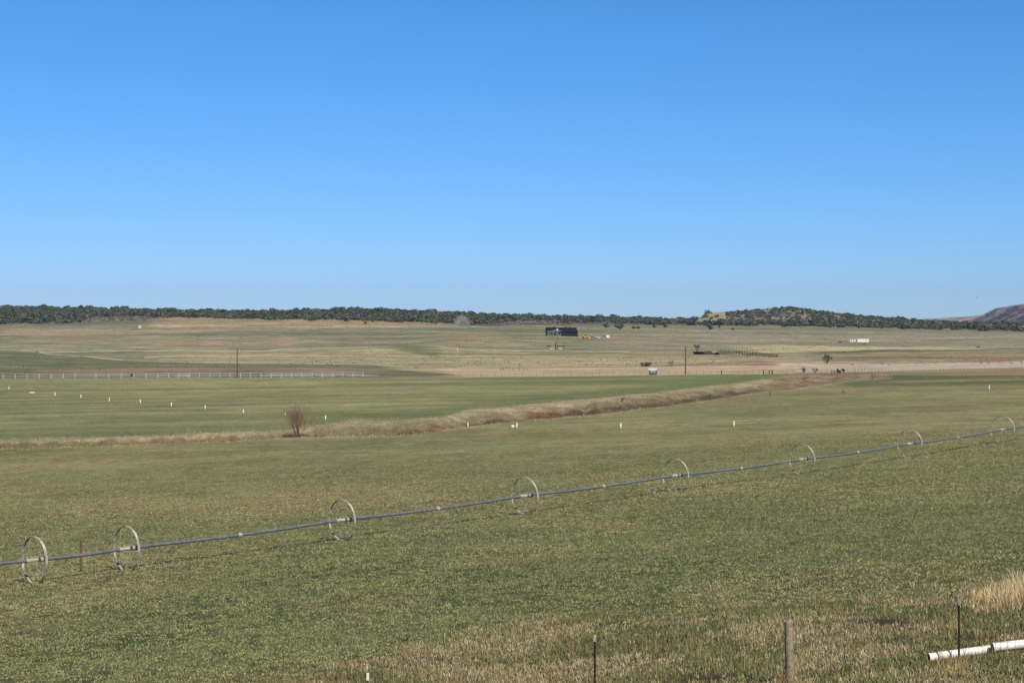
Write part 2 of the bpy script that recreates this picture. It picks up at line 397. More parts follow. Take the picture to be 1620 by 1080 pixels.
lay(between(cur((0, 588), (80, 585), (200, 581), (400, 581), (600, 583), (700, 590)), cur((0, 592), (200, 590), (700, 592))) * win(60, 640, 40), C(148, 126, 108), C(118, 108, 88), th(n1 * .6 + nst * .4, .42, .62))
lay(between(cur((0, 582), (180, 582), (330, 581), (420, 583)), cur((0, 586), (420, 587))) * win(170, 330, 30) * th(n1, .35, .55), C(152, 126, 108))
lay(between(cur((0, 591), (200, 589.5), (700, 588)), cur((0, 599), (700, 597))) * win(-400, 600, 20), C(140, 134, 122), C(112, 112, 98), th(n2 * .6 + nst * .4, .45, .6))
lay(between(cur((0, 585), (80, 588)), cur((0, 596), (90, 590))) * win(-400, 60, 30), C(98, 102, 74), C(132, 122, 92), th(nst, .5, .6))
# tan then pink-tan dry pasture on the right of centre
rs = 1 * win(690, 1300, 40)
lay(between(cur((600, 584), (740, 581), (900, 580), (1100, 576), (1300, 572)), cur((600, 599), (1300, 599))) * rs, C(180, 163, 136), C(196, 171, 147), th(n1 * .5 + nst * .5, .42, .6))
lay(between(cur((600, 583), (900, 580.5), (1100, 577.5), (1300, 575)), cur((600, 584), (900, 581.7), (1100, 579), (1300, 578)), .5) * rs * .7, C(110, 98, 78))
lay(between(cur((560, 582), (700, 590), (760, 596)), cur((560, 598), (800, 598))) * win(560, 720, 40), C(104, 106, 82), C(140, 130, 106), th(nst, .5, .64))
lay(np.clip(np.exp(-((U - 1195) / 26) ** 2 - ((WV - 574.5) / 3.6) ** 2) * 1.2, 0, 1), C(118, 100, 90), C(140, 118, 104), th(n2, .4, .6))
lay(between(cur((1180, 575), (1400, 571), (1700, 567)), cur((1180, 579.5), (1400, 577), (1700, 574))) * win(1190, 1800, 25), C(140, 112, 98), C(160, 134, 116), th(n2 * .5 + nst * .5, .42, .6))
lay(between(cur((1240, 546), (1360, 549), (1500, 550), (1700, 551)), cur((1240, 558), (1330, 556), (1420, 552), (1560, 551.6), (1700, 551.4))) * win(1190, 1560, 50), C(190, 176, 136), C(168, 152, 120), th(nst, .45, .62))
lay(between(cur((1240, 558), (1330, 556.3), (1420, 552.3), (1560, 551.6), (1700, 551)), cur((1240, 562), (1330, 560), (1420, 556), (1620, 553), (1700, 553))) * win(1290, 1800, 30), C(98, 92, 76), C(130, 122, 98), th(nst, .45, .62))
lay(between(cur((1240, 562), (1420, 556.5), (1620, 553.5), (1700, 553)), cur((1240, 571), (1700, 567))) * win(1290, 1800, 30), C(150, 134, 104), C(130, 122, 96), th(nst, .42, .6))
lay(between(cur((1240, 565), (1700, 564.5)), cur((1240, 566.5), (1700, 566.6)), .5) * win(1330, 1800, 30) * .8, C(100, 84, 72))
lay(between(cur((1240, 577), (1290, 576), (1400, 575.5), (1620, 571)), cur((1240, 590), (1300, 588.5), (1400, 587), (1620, 581))) * win(1230, 1800, 15), C(196, 178, 160), C(170, 152, 136), th(n2, .45, .65))
# tan strips and dark green bands right of the wash
bR = cur((1240, 598), (1310, 591), (1330, 588.5), (1400, 587), (1500, 584), (1620, 581), (1900, 580))
lay(below(bR) * win(1310, 2300, 10), C(160, 140, 112), C(136, 126, 98), th(nst, .45, .62))
lay(between(cur((1310, 590), (1400, 593), (1500, 594), (1900, 593)), cur((1310, 612), (1400, 611), (1900, 607))) * win(1330, 2300, 20), C(98, 106, 74), C(124, 124, 88), th(nst, .45, .62))
lay(between(cur((1310, 603), (1400, 602), (1620, 598)), cur((1310, 606), (1400, 606), (1620, 602))) * win(1400, 2300, 40) * .8, C(146, 134, 104))
# the irrigated field beyond the wash
lf_in = cur(*zip(LIPF[0], LIPF[1])); ln_in = cur(*zip(LIPN[0], LIPN[1]))
fb = cur((0, 599), (300, 598), (600, 597.5), (900, 595), (1084, 593), (1260, 591), (1300, 590))
gA, gB = C(152, 147, 108), C(125, 127, 90)
gf = between(fb, lf_in + 30, .5) * (1 - smooth(1236, 1262, U + (WV - 598) * 2.5))
lay(gf, gA, gB, th(nst * .5 + n1 * .3 + n2 * .2, .36, .64))
lay(gf * th(fbm(gx / 200., gy / 6., 71, 3), .60, .72) * .6, C(166, 158, 118))
lay(gf * th(1 - np.abs(WV - lf_in + 9) / 14, 0, 1) * .6, C(104, 116, 76))
lay(gf * win(760, 1300, 60) * (1 - below(cur((700, 612), (1300, 604)))) * .6, C(112, 124, 78))
# near field, this side of the wash
nf = below(ln_in - 1) * smooth(0, 1, U + 5000)
nfR = below(cur((0, 700), (1180, 628), (1300, 613), (1400, 611), (1900, 607)), 1.)
lay(np.maximum(nf * (1 - win(1250, 2600, 10)), nfR * win(1230, 2600, 15)), C(150, 145, 108), C(130, 129, 93), th(n1 * .5 + nst * .5, .42, .58))
lay(np.maximum(nf * (1 - win(1250, 2600, 10)), nfR * win(1230, 2600, 15)) * smooth(740, 900, WV), C(110, 114, 82), C(94, 102, 70), th(n1 * .5 + n2 * .5, .42, .58))
infield = np.maximum(nf * (1 - win(1250, 2600, 10)), nfR * win(1230, 2600, 15))
lay(between(cur((1240, 617), (1400, 612), (1900, 609)), cur((1240, 622), (1400, 621), (1900, 617))) * win(1210, 2300, 30) * .7, C(150, 136, 104))
lay(infield * th(fbm(gx / 11., gy / 18., 51, 5), .50, .66) * .42, C(138, 124, 88))
lay(infield * th(fbm(gx / 5., gy / 5., 52, 4), .55, .72) * .38, C(128, 108, 78))
lay(infield * win(850, 2300, 180) * (D < 140) * .35, C(98, 106, 66))
lay(infield * th(n3, .5, .72) * .4, C(146, 138, 98))
# the wash itself: dry grass lips, red soil face, brushy bed
tW = (ln_in - WV) / np.maximum(ln_in - lf_in, .8)
ws = smooth(-.15, .02, tW) * (1 - smooth(1.05, 1.22, tW)) * (1 - smooth(1385, 1420, U)) * (np.abs(np.arctan2(gx, gy)) < .5) * (D > 120)
lay(ws, C(156, 143, 118), C(134, 124, 98), th(n2, .42, .6))
lay(ws * smooth(.46, .54, tW + (n3 - .5) * .3) * (1 - smooth(.66, .80, tW + (n2 - .5) * .4)) * win(380, 1360, 40), C(98, 84, 68), C(126, 104, 84), th(n2, .42, .6))  # darker brown-grey band along the lower part of the face
lay(ws * smooth(.5, .6, tW) * (1 - smooth(.8, .95, tW)) * th(fbm(U / 60., U * 0, 81, 3) * .6 + n2 * .4, .42, .55) * np.maximum(win(590, 700, 20), win(830, 950, 15)) * .9, C(140, 102, 80), C(118, 88, 70), th(n3, .4, .6))
lay(ws * smooth(.5, .6, tW) * (1 - smooth(.8, .95, tW)) * win(200, 440, 40) * .8, C(134, 108, 86))
lay(ws * smooth(.5, .6, tW) * (1 - smooth(.85, 1., tW)) * win(-400, 190, 40) * .7, C(102, 96, 64))
lay(ws * smooth(.82, .95, tW), C(178, 162, 136), C(156, 146, 118), th(n2, .42, .62))
lay(ws * (1 - smooth(0, .1, tW)), C(170, 152, 116), C(140, 124, 90), th(n2, .42, .62))
lay(np.clip(win(1210, 1400, 20) * between(cur((1200, 600), (1260, 590), (1400, 588)), ln_in - 2), 0, 1) * .9, C(160, 138, 116), C(130, 112, 92), th(n2, .4, .6))
# rough dry ground by the roadside
rough = cur((-300, 1100), (0, 1120), (200, 1098), (400, 1088), (520, 1064), (600, 1040), (800, 1002), (1000, 982), (1200, 968), (1400, 952), (1620, 918), (1900, 890))
rm = smooth(-5, 30, WV - rough + (fbm(gx / 1.5, gy / 1.5, 91, 4) - .5) * 70 + (fbm(gx / 5., gy / 5., 89, 2) - .5) * 50)
lay(rm, C(134, 122, 94), C(104, 100, 72), th(fbm(gx / .9, gy / .9, 92, 4), .40, .60))
lay(rm * th(fbm(gx / 2.4, gy / 2.4, 93, 3), .48, .62), C(104, 104, 74))
lay(rm * th(fbm(gx / 1.3, gy / 1.3, 94, 3), .56, .66), C(98, 78, 62))
for (cu, cv, wu, wv_) in [(1560, 1008, 50, 9), (1130, 1074, 70, 9), (640, 1014, 24, 5), (1400, 985, 60, 8)]:
    lay(np.clip(np.exp(-((U - cu) / wu) ** 2 - ((WV - cv) / wv_) ** 2) * 1.2, 0, 1) * .8, C(84, 66, 54))
A = A * (1 + (n3 - .5)[:, None] * .22)
A = A * (1 + .2 * smooth(470, 620, D) * (WV > 515) - .22 * (1 - smooth(95, 165, D)) * (WV < 2000))[:, None]  # mid distance lifted; near ground darkened as soil and shade between tufts
fine = fbm(gx / 7., gy / 4., 101, 3) - .5
A = A * (1 + fine[:, None] * (.75 * smooth(180, 600, D))[:, None])
A = A * (1 + ((fbm(gx / 34., gy / 6., 103, 3) - .5) * .85 * smooth(450, 700, D))[:, None])
A = A * (1 + (rng.random(len(gx)) - .5)[:, None] * .16)

gv = np.stack([gx, gy, gzv], 1)
i0 = (np.arange(nr - 1)[:, None] * nth + np.arange(nth)[None]).ravel(); jn = (np.arange(nth) + 1) % nth
i1 = (np.arange(nr - 1)[:, None] * nth + jn[None]).ravel()
fq = np.stack([i0, i1, i1 + nth, i0 + nth], 1)[:, ::-1]
gm = bpy.data.materials.new('ground_cover'); gm.use_nodes = True; n = gm.node_tree; b = n.nodes['Principled BSDF']
b.inputs['Roughness'].default_value = .95; b.inputs['Specular IOR Level'].default_value = .08
at_ = n.nodes.new('ShaderNodeAttribute'); at_.attribute_name = 'tint'
geo = n.nodes.new('ShaderNodeNewGeometry')
def noise_node(scale, det, ro=.6, vec=None):
    q = n.nodes.new('ShaderNodeTexNoise'); q.inputs['Scale'].default_value = scale; q.inputs['Detail'].default_value = det; q.inputs['Roughness'].default_value = ro
    n.links.new(vec or geo.outputs['Position'], q.inputs['Vector']); return q
nd_ = noise_node(.045, 6, .7); na = noise_node(9.0, 4, .7); nb = noise_node(1.6, 5, .7); nc = noise_node(.22, 6, .7)
def rampv(src, a, b_, lo, hi):
    mp = n.nodes.new('ShaderNodeMapRange'); mp.inputs[1].default_value = a; mp.inputs[2].default_value = b_; mp.inputs[3].default_value = lo; mp.inputs[4].default_value = hi
    n.links.new(src, mp.inputs[0]); return mp.outputs[0]
def mult(c, f):
    q = n.nodes.new('ShaderNodeMixRGB'); q.blend_type = 'MULTIPLY'; q.inputs[0].default_value = 1; n.links.new(c, q.inputs[1]); n.links.new(f, q.inputs[2]); return q.outputs[0]
c0 = mult(at_.outputs['Color'], rampv(na.outputs['Fac'], .32, .68, .42, 1.55))
c0 = mult(c0, rampv(nb.outputs['Fac'], .3, .7, .62, 1.38))
c0 = mult(c0, rampv(nc.outputs['Fac'], .3, .7, .80, 1.20))
c0 = mult(c0, rampv(nd_.outputs['Fac'], .3, .7, .86, 1.14))
dry = n.nodes.new('ShaderNodeMixRGB'); dry.inputs[2].default_value = (.30, .25, .15, 1); n.links.new(rampv(nb.outputs['Fac'], .58, .72, 0, .28), dry.inputs[0]); n.links.new(c0, dry.inputs[1])
n.links.new(dry.outputs[0], b.inputs['Base Color'])
bp = n.nodes.new('ShaderNodeBump'); bp.inputs['Strength'].default_value = .5; bp.inputs['Distance'].default_value = .06
n.links.new(na.outputs['Fac'], bp.inputs['Height']); n.links.new(bp.outputs[0], b.inputs['Normal'])
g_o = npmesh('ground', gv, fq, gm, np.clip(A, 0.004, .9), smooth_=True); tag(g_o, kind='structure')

# ------------------------------------------------------------------ far mesas
def mesa(name, d0, prof, depth, seed, m, floor_v):
    pu = np.array([p[0] for p in prof], float); pv = np.array([p[1] for p in prof], float)
    uu = np.arange(pu[0], pu[-1], 1.0); nk = 40
    X = []; 
    for k in range(nk):
        t = k / (nk - 1); y = d0 + depth * (t - .5) * 2
        x = (uu - CU) / F * d0
        top = -(np.interp(uu, pu, pv) - CV) / F * d0; bot = -(floor_v - CV) / F * d0
        s_ = 1 - abs(2 * t - 1)                       # 0 at foot, 1 on top
        g_ = fbm(x / 160., np.full(x.shape, y / 500.), seed, 4)
        ss = np.clip(s_ * 1.25 + (g_ - .5) * .45 * (1 - abs(2 * s_ - 1)), 0, 1)
        h = np.where(ss > .72, .8 + .2 * smooth(.72, .95, ss), .8 * (ss / .72) ** 1.25)
        z = bot + (top - bot) * h + (fbm(x / 60., np.full(x.shape, y / 60.), seed + 3, 3) - .5) * 8 * (s_ > .02)
        X.append(np.stack([x, np.full(x.shape, y), z], 1))
    v = np.concatenate(X); c = len(uu)
    a = (np.arange(nk - 1)[:, None] * c + np.arange(c - 1)[None]).ravel()
    f = np.stack([a, a + 1, a + 1 + c, a + c], 1)
    o = npmesh(name, v, f, m, smooth_=False); tag(o, kind='structure'); return o
def mesa_mat(name, rock, tree, thr):
    m = bpy.data.materials.new(name); m.use_nodes = True; n = m.node_tree; b = n.nodes['Principled BSDF']; b.inputs['Roughness'].default_value = .95
    b.inputs['Specular IOR Level'].default_value = .05
    g = n.nodes.new('ShaderNodeNewGeometry'); v = n.nodes.new('ShaderNodeTexNoise'); v.inputs['Scale'].default_value = .06; v.inputs['Detail'].default_value = 3
    v2 = n.nodes.new('ShaderNodeTexNoise'); v2.inputs['Scale'].default_value = .008; v2.inputs['Detail'].default_value = 4
    n.links.new(g.outputs['Position'], v.inputs['Vector']); n.links.new(g.outputs['Position'], v2.inputs['Vector'])
    ad = n.nodes.new('ShaderNodeMath'); ad.operation = 'ADD'; n.links.new(v.outputs['Fac'], ad.inputs[0]); n.links.new(v2.outputs['Fac'], ad.inputs[1])
    r = n.nodes.new('ShaderNodeValToRGB'); r.color_ramp.elements[0].position = thr - .03; r.color_ramp.elements[1].position = thr + .03
    mp = n.nodes.new('ShaderNodeMath'); mp.operation = 'MULTIPLY'; mp.inputs[1].default_value = .5; n.links.new(ad.outputs[0], mp.inputs[0])
    r.color_ramp.elements[0].color = (*rock, 1); r.color_ramp.elements[1].color = (*tree, 1)
    n.links.new(mp.outputs[0], r.inputs['Fac']); n.links.new(r.outputs[0], b.inputs['Base Color']); return m
mesa('mesa', 9500, [(1440, 508), (1470, 504.5), (1500, 503), (1540, 500.5), (1570, 498), (1585, 499), (1640, 500), (1750, 503), (1900, 512)], 700, 5,
     mesa_mat('pale_mesa_rock', (.36, .25, .20), (.085, .08, .085), .53), 516)
mesa('red_butte', 7000, [(1540, 514), (1562, 505), (1574, 500), (1586, 494.5), (1598, 488), (1608, 485), (1622, 482.5), (1660, 477), (1760, 471), (1900, 475), (2100, 500)], 800, 9,
     mesa_mat('red_butte_rock', (.29, .20, .17), (.022, .03, .026), .485), 518)

# ------------------------------------------------------------------ farm tracks (ribbons laid on the ground)
def ribbon(name, pts, width, m, lift=.12, uvstep=6):
    pts = np.array(pts, float); u_ = np.arange(pts[0, 0], pts[-1, 0], uvstep); v_ = np.interp(u_, pts[:, 0], pts[:, 1])
    P = []
    for a, b_ in zip(u_, v_):
        q = at(a, b_); P.append((q.x, q.y))
    P = np.array(P)
    for _ in range(3): P[1:-1] = (P[:-2] + 2 * P[1:-1] + P[2:]) / 4
    Tn = np.gradient(P, axis=0); Tn /= np.linalg.norm(Tn, axis=1)[:, None]; N = np.stack([-Tn[:, 1], Tn[:, 0]], 1)
    cols = []
    wd = width * (.35 + 1.3 * fbm(u_ / 18., u_ * 0, 77, 3))
    for k in (-1, -.5, 0, .5, 1):
        q = P + N * (wd / 2 * k)[:, None]; z = ground(q[:, 0], q[:, 1]) + lift + (0 if abs(k) < 1 else -.25)
        cols.append(np.stack([q[:, 0], q[:, 1], z], 1))
    v = np.concatenate(cols); c = len(P); a = (np.arange(4)[:, None] * c + np.arange(c - 1)[None]).ravel()
    f = np.stack([a, a + 1, a + 1 + c, a + c], 1)
    o = npmesh(name, v, f, m); tag(o, kind='structure'); return o
ribbon('dirt_track', [(-200, 551), (0, 554), (60, 557), (100, 561), (150, 566), (200, 569.5), (300, 573), (400, 574), (500, 575), (600, 577.5), (660, 581)], 3.0, M['track'], .15)
ribbon('dirt_track', [(60, 557.4), (150, 555), (300, 553), (400, 553.4), (500, 551), (560, 550), (620, 549.4), (660, 551.3), (700, 556), (740, 557.2), (850, 555.7), (1000, 556.3)], 4.2, M['track'], .25)
ribbon('dirt_track', [(225, 565.5), (300, 563.5), (400, 562.3), (500, 562), (600, 562.7), (700, 563.5), (760, 565), (830, 565.5)], 3.0, M['track'], .2)
ribbon('gravel_road', [(-250, 516), (0, 518), (100, 519), (220, 520), (400, 520.5), (480, 521.5), (560, 519.8), (680, 518.4), (800, 518)], 9, M['trackroad'], .5)
ribbon('dirt_track', [(1240, 552.5), (1330, 551.5), (1440, 549.5), (1530, 549), (1760, 549)], 3.5, M['track'], .3)

# ------------------------------------------------------------------ wheel line
def rotv(p, ax2=AX):  # local (along, across, up) -> world offset
    return Vector((p[0] * ax2[0] - p[1] * ax2[1], p[0] * ax2[1] + p[1] * ax2[0], p[2]))
base = Vector((W3[0], W3[1], WZ[2]))
wl_o = thing('wheel_line', 'long galvanised irrigation wheel line with eight spoked steel wheels rolling across the green field', 'irrigation line', base)
HR = .965
def line_z(s): return float(np.interp(s, WS, WZ)) + HR
E0 = []
for s_ in np.arange(-60, 80, .75):
    if s_ < -16: z_ = line_z(-16) + (gz(*(W3 + AX * s_)) - gz(*(W3 + AX * -16.0)))
    elif s_ > 61: z_ = line_z(61) + (gz(*(W3 + AX * s_)) - gz(*(W3 + AX * 61.0)))
    else:
        z_ = line_z(s_)
        i = np.searchsorted(WS, s_) - 1; i = max(0, min(len(WS) - 2, i)); t = (s_ - WS[i]) / (WS[i + 1] - WS[i]); z_ -= .10 * 4 * t * (1 - t)
    E0.append(Vector((W3[0] + AX[0] * s_, W3[1] + AX[1] * s_, z_)) - base)
zc = np.array([p.z for p in E0]); k_ = np.ones(5) / 5; zc[2:-2] = np.convolve(zc, k_, 'valid')
for p, q in zip(E0, zc): p.z = float(q)
SL = np.arange(-60, 80, .75)
MB().tube(E0, .074, 12).build('pipe', M['galv'], wl_o, True)
def pz(s_): return float(np.interp(s_, SL, zc))
allw = list(WS) + [-28.2, -40.4, 73.2]
for wi, s_ in enumerate(allw):
    c = Vector((AX[0] * s_, AX[1] * s_, pz(s_)))
    wh = bpy.data.objects.new('wheel', None); COL.objects.link(wh); wh.parent = wl_o; wh.location = c
    wh.rotation_euler = (0, 0, math.pi / 4)
    # local x = along the pipe, wheel in the y-z plane
    n_ = 56; hw = .052; vs = []; fs = []
    for k in range(n_):
        a_ = 2 * math.pi * k / n_; wob = 1 + .006 * math.sin(3 * a_ + wi)
        for (ox, rr_) in ((-hw, .965), (-hw, .94), (-hw + .012, .94), (-hw + .012, .953), (hw - .012, .953), (hw - .012, .94), (hw, .94), (hw, .965)):
            vs.append((ox, rr_ * wob * math.cos(a_), rr_ * wob * math.sin(a_)))
        for j in range(8):
            k2 = (k + 1) % n_; j2 = (j + 1) % 8; fs.append((k * 8 + j, k * 8 + j2, k2 * 8 + j2, k2 * 8 + j))
    MB().add(vs, fs).build('rim', M['rim'], wh)
    sp = MB(); ph = random.random()
    for k in range(12):
        a_ = 2 * math.pi * (k + ph) / 12; sx = .33 if k % 2 else -.33
        sp.tube([(sx, .10 * math.cos(a_), .10 * math.sin(a_)), (sx * .15, .93 * math.cos(a_ + .12), .93 * math.sin(a_ + .12))], .007, 5)
    sp.build('spokes', M['rim'], wh)
    hb_ = MB()
    for sx in (-.33, .33): hb_.tube([(sx - .035, 0, 0), (sx + .035, 0, 0)], .105, 12)
    hb_.tube([(-.29, 0, 0), (.29, 0, 0)], .078, 12)
    hb_.tube([(-.1, 0, .05), (-.1, 0, .15)], .03, 6); hb_.build('hub', M['clamp'], wh)
    MB().tube([(.42, 0, 0), (.56, 0, 0)], .10, 10).build('drain_collar', M['dark'], wh)
for s_ in list((WS[1:-1] + WS[2:]) / 2) + [-22, -34, 67]:
    c = Vector((AX[0] * s_, AX[1] * s_, pz(s_))); a3 = Vector((AX[0], AX[1], 0))
    cp = MB().tube([c - a3 * .09, c + a3 * .09], .082, 10); cp.tube([c, c + Vector((0, 0, .15))], .018, 6)
    cp.build('coupling', M['clamp'], wl_o)

# ------------------------------------------------------------------ hydrant risers in the field
ris = thing('hydrant_riser', 'tmp', 'riser', (0, 0, 0), 0, 'white risers standing in the irrigated fields')
MB().tube([(0, 0, -.1), (0, 0, .52)], .085, 10).build('stem', M['white'], ris, True)
MB().tube([(0, 0, .50), (0, 0, .60)], .10, 10).build('cap', M['white'], ris, True)
R1 = [(14, 616, 'short white riser in the far field, nearest the left edge of the photo'),
      (87, 626, 'white riser in the far field, second upright one from the left edge'),
      (128, 630.5, 'white riser in the far field, third upright one from the left edge'),
      (173, 634.5, 'white riser in the far field, fourth upright one from the left edge'),
      (222, 638, 'white riser in the far field, fifth upright one from the left edge'),
      (271, 643, 'white riser in the far field, sixth upright one from the left edge'),
      (324.5, 647, 'white riser in the far field, seventh upright one from the left edge'),
      (385, 653, 'white riser in the far field, second to the left of the bare bush'),
      (451, 657.5, 'white riser in the far field immediately left of the bare bush'),
      (515, 664, 'white riser in the far field just right of the bare bush'),
      (740, 675.5, 'white riser standing on the lip of the red earth bank'),
      (817.5, 677.5, 'white riser below the red earth bank with a white lump beside it'),
      (982, 677.5, 'white riser alone in mid field, left of the other two near the wheel line'),
      (1161, 675, 'white riser alone in mid field, above the fifth and sixth wheels'),
      (1565, 616.5, 'thin white riser far right on the pale strip of field')]
for k, (u_, v_, lb) in enumerate(R1):
    p = at(u_, v_); o = ris if k == 0 else dup(ris, p)
    sc = [.8, 1, 1, 1, 1, 1, 1, 1, .9, 1, .9, 1.05, 1.1, 1.1, 1.2][k]
    hpx = [4.5, 6, 6, 6, 6, 6.5, 6.5, 6.5, 5, 7, 7, 8.5, 9, 9, 7.5][k]
    sc = hpx * p.y / F / .6
    o.location = p; o.scale = (min(sc, 1.15), min(sc, 1.15), sc); o['label'] = lb
o = thing('fallen_riser', 'white riser lying flat in the far field at the left', 'riser', at(50, 621.5)); MB().tube([(-.5, 0, .1), (.5, .1, .1)], .11, 8).build('stem', M['white'], o); MB().tube([(.5, .1, .1), (.62, .11, .1)], .14, 8).build('cap', M['white'], o)
o = MB().ell((0, 0, .12), (.20, .16, .15), 10, 6, .15, 3).build('plastic_lump', M['white']); o.location = at(811, 676.5); tag(o, 'small white lump on the grass beside a riser below the red bank', 'rubble')
p = at(582, 1076.5); 
p = Vector(((582 - CU) / F * 36.5, 36.5, gz((582 - CU) / F * 36.5, 36.5)))
topz = -(1065.5 - CV) / F * 36.5
o = thing('marker_stake', 'small white topped stake poking up at the bottom edge left of centre', 'stake', p)
MB().box((0, 0, (topz - p.z) / 2 - .1), (.035, .035, topz - p.z + .2)).build('shaft', M['polewood'], o); MB().box((0, 0, topz - p.z - .055), (.055, .055, .15)).build('painted_top', M['white'], o)
p = at(128, 909)
o = MB().box((0, 0, .62), (.075, .05, 1.5), .3).build('steel_post', M['rust']); o.location = p; tag(o, 'rusty brown steel post standing behind the pipe between the two left wheels', 'post')
for k, (u_, v_, hp, lb) in enumerate([(1075, 632, 8, 'dark fence post on the wash edge, left of three near the wash'), (1106, 633, 9, 'dark fence post on the wash edge, middle of three near the wash'),
                                (1123, 633, 10.5, 'thick dark fence post on the wash edge, right of three near the wash'), (1218, 625, 7, 'small dark post in grass beyond the wash at right'), (1334, 622, 6, 'short thin dark post in the pale strip right of the wash')]):
    p = at(u_, v_); h = hp * p.y / F
    o = MB().tube([(0, 0, -.2), (.02, 0, h)], [.08 if k != 2 else .11, .07 if k != 2 else .1], 7).build('old_post', M['polewood']); o.location = p; tag(o, lb, 'post', 'old posts along the wash')

# ------------------------------------------------------------------ near fence
def along(u_, d): return Vector(((u_ - CU) / F * d, d, 0))
nf_o = thing('wire_fence', 'roadside wire fence with one round wooden post and dark steel posts at the bottom right', 'fence', (0, 0, 0))
FP = []   # (u, top v, d, kind)
for (u_, tv, d, kd) in [(1950, 905, 35.6, 's'), (1517, 947.5, 36.5, 's'), (1246, 981, 34.6, 'w'), (941, 1004.5, 36.0, 's'), (660, 1034, 37.4, 's'), (380, 1062, 38, 's')]:
    x = (u_ - CU) / F * d; zg = gz(x, d); zt = -(tv - CV) / F * d
    FP.append((x, d, zg, zt))
    if kd == 'w':
        mb = MB(); mb.tube([(x + .06, d, zg - .3), (x + .04, d, zg + .4), (x + .015, d, zt - .02), (x, d, zt)], [.092, .09, .083, .07], 14); mb.build('wooden_post', M['wood'], nf_o)
    elif tv < 1010:
        mb = MB(); dx = .035 if u_ == 941 else -.02
        mb.box((x + .0, d, (zg - .3 + zt) / 2), (.045, .012, zt - zg + .3)); mb.box((x, d + .022, (zg - .3 + zt) / 2), (.012, .035, zt - zg + .3))
        for q in np.arange(zg + .1, zt - .1, .055): mb.box((x, d - .009, q), (.02, .012, .014))
        mb.build('steel_post', M['dark'], nf_o)
        MB().box((x, d, zt - .06), (.052, .05, .13)).build('painted_tip', M['clamp'] if u_ == 941 else M['grey'], nf_o)
FP.sort()
for fr in (.92, .72, .5, .28):
    pts = []
    for (a, b_) in zip(FP[:-1], FP[1:]):
        for t in np.linspace(0, 1, 9)[:-1]:
            z0 = a[2] + (a[3] - a[2]) * fr; z1 = b_[2] + (b_[3] - b_[2]) * fr
            pts.append((a[0] + (b_[0] - a[0]) * t, a[1] + (b_[1] - a[1]) * t - .03, z0 + (z1 - z0) * t - .06 * 4 * t * (1 - t)))
    MB().tube(pts, .0022, 4).build('wire', M['wire'], nf_o)

# white gated pipes on the ground
def pipe(name, u0, v0, d0, u1, v1, d1, r, lb, collars=()):
    a = Vector(((u0 - CU) / F * d0, d0, -(v0 - CV) / F * d0)); b_ = Vector(((u1 - CU) / F * d1, d1, -(v1 - CV) / F * d1))
    o = thing(name, lb, 'pipe', a, 0, 'white plastic pipes lying end to end'); L = b_ - a; t = L.normalized()
    s1 = t.cross(Vector((0, 0, 1))).normalized(); s2 = s1.cross(t)
    vs = []; fs = []; nn = 24
    for (q, rr_) in ((0, r), (L.length, r), (L.length, r * .9), (0, r * .9)):
        for k in range(nn):
            an = 2 * math.pi * k / nn; vs.append(t * q + (s1 * math.cos(an) + s2 * math.sin(an)) * rr_)
    for i in (0, 1, 3):
        i2 = (i + 1) % 4
        for k in range(nn):
            k2 = (k + 1) % nn; fs.append((i * nn + k, i * nn + k2, i2 * nn + k2, i2 * nn + k))
    MB().add(vs, fs).build('barrel', M['pvc'], o, False)
    vs2 = []; fs2 = []
    for q in (.004, L.length - .004):
        for k in range(nn):
            an = 2 * math.pi * k / nn; vs2.append(t * q + (s1 * math.cos(an) + s2 * math.sin(an)) * r * .893)
    for k in range(nn):
        k2 = (k + 1) % nn; fs2.append((k, nn + k, nn + k2, k2))
    ln_ = MB().add(vs2, fs2); ln_.tube([t * .10, t * .12], r * .89, 20); ln_.build('mouth_shade', M['pvcin'], o)  # inner wall and plug coloured dark to stand for shade inside the pipe
    for (q, wd, mm, ex) in collars:
        MB().tube([t * q, t * (q + wd)], r * ex, 20, False).build('collar', M[mm], o)
    return o
# resting heights follow the ground
def rest(u_, d): x = (u_ - CU) / F * d; return CV - (gz(x, d) + .085) / d * F
pA = (1469, 1039.5, 36.7); pB = (1568, 1026, 37.05)
GPIPE = [(pA, pB), ((1570, 1023.5, 36.8), (1800, 998, 37.4))]
pipe('irrigation_pipe', *pA, *pB, .09, 'short white plastic pipe with a pinkish collar lying behind the steel post at lower right',
     ((.17, .03, 'rust', 1.05), (.20, .10, 'clamp', 1.09), (.78, .015, 'rust', 1.02)))
pipe('irrigation_pipe', *GPIPE[1][0], *GPIPE[1][1], .095, 'longer white plastic pipe running off the right edge with its open brown mouth showing', ())

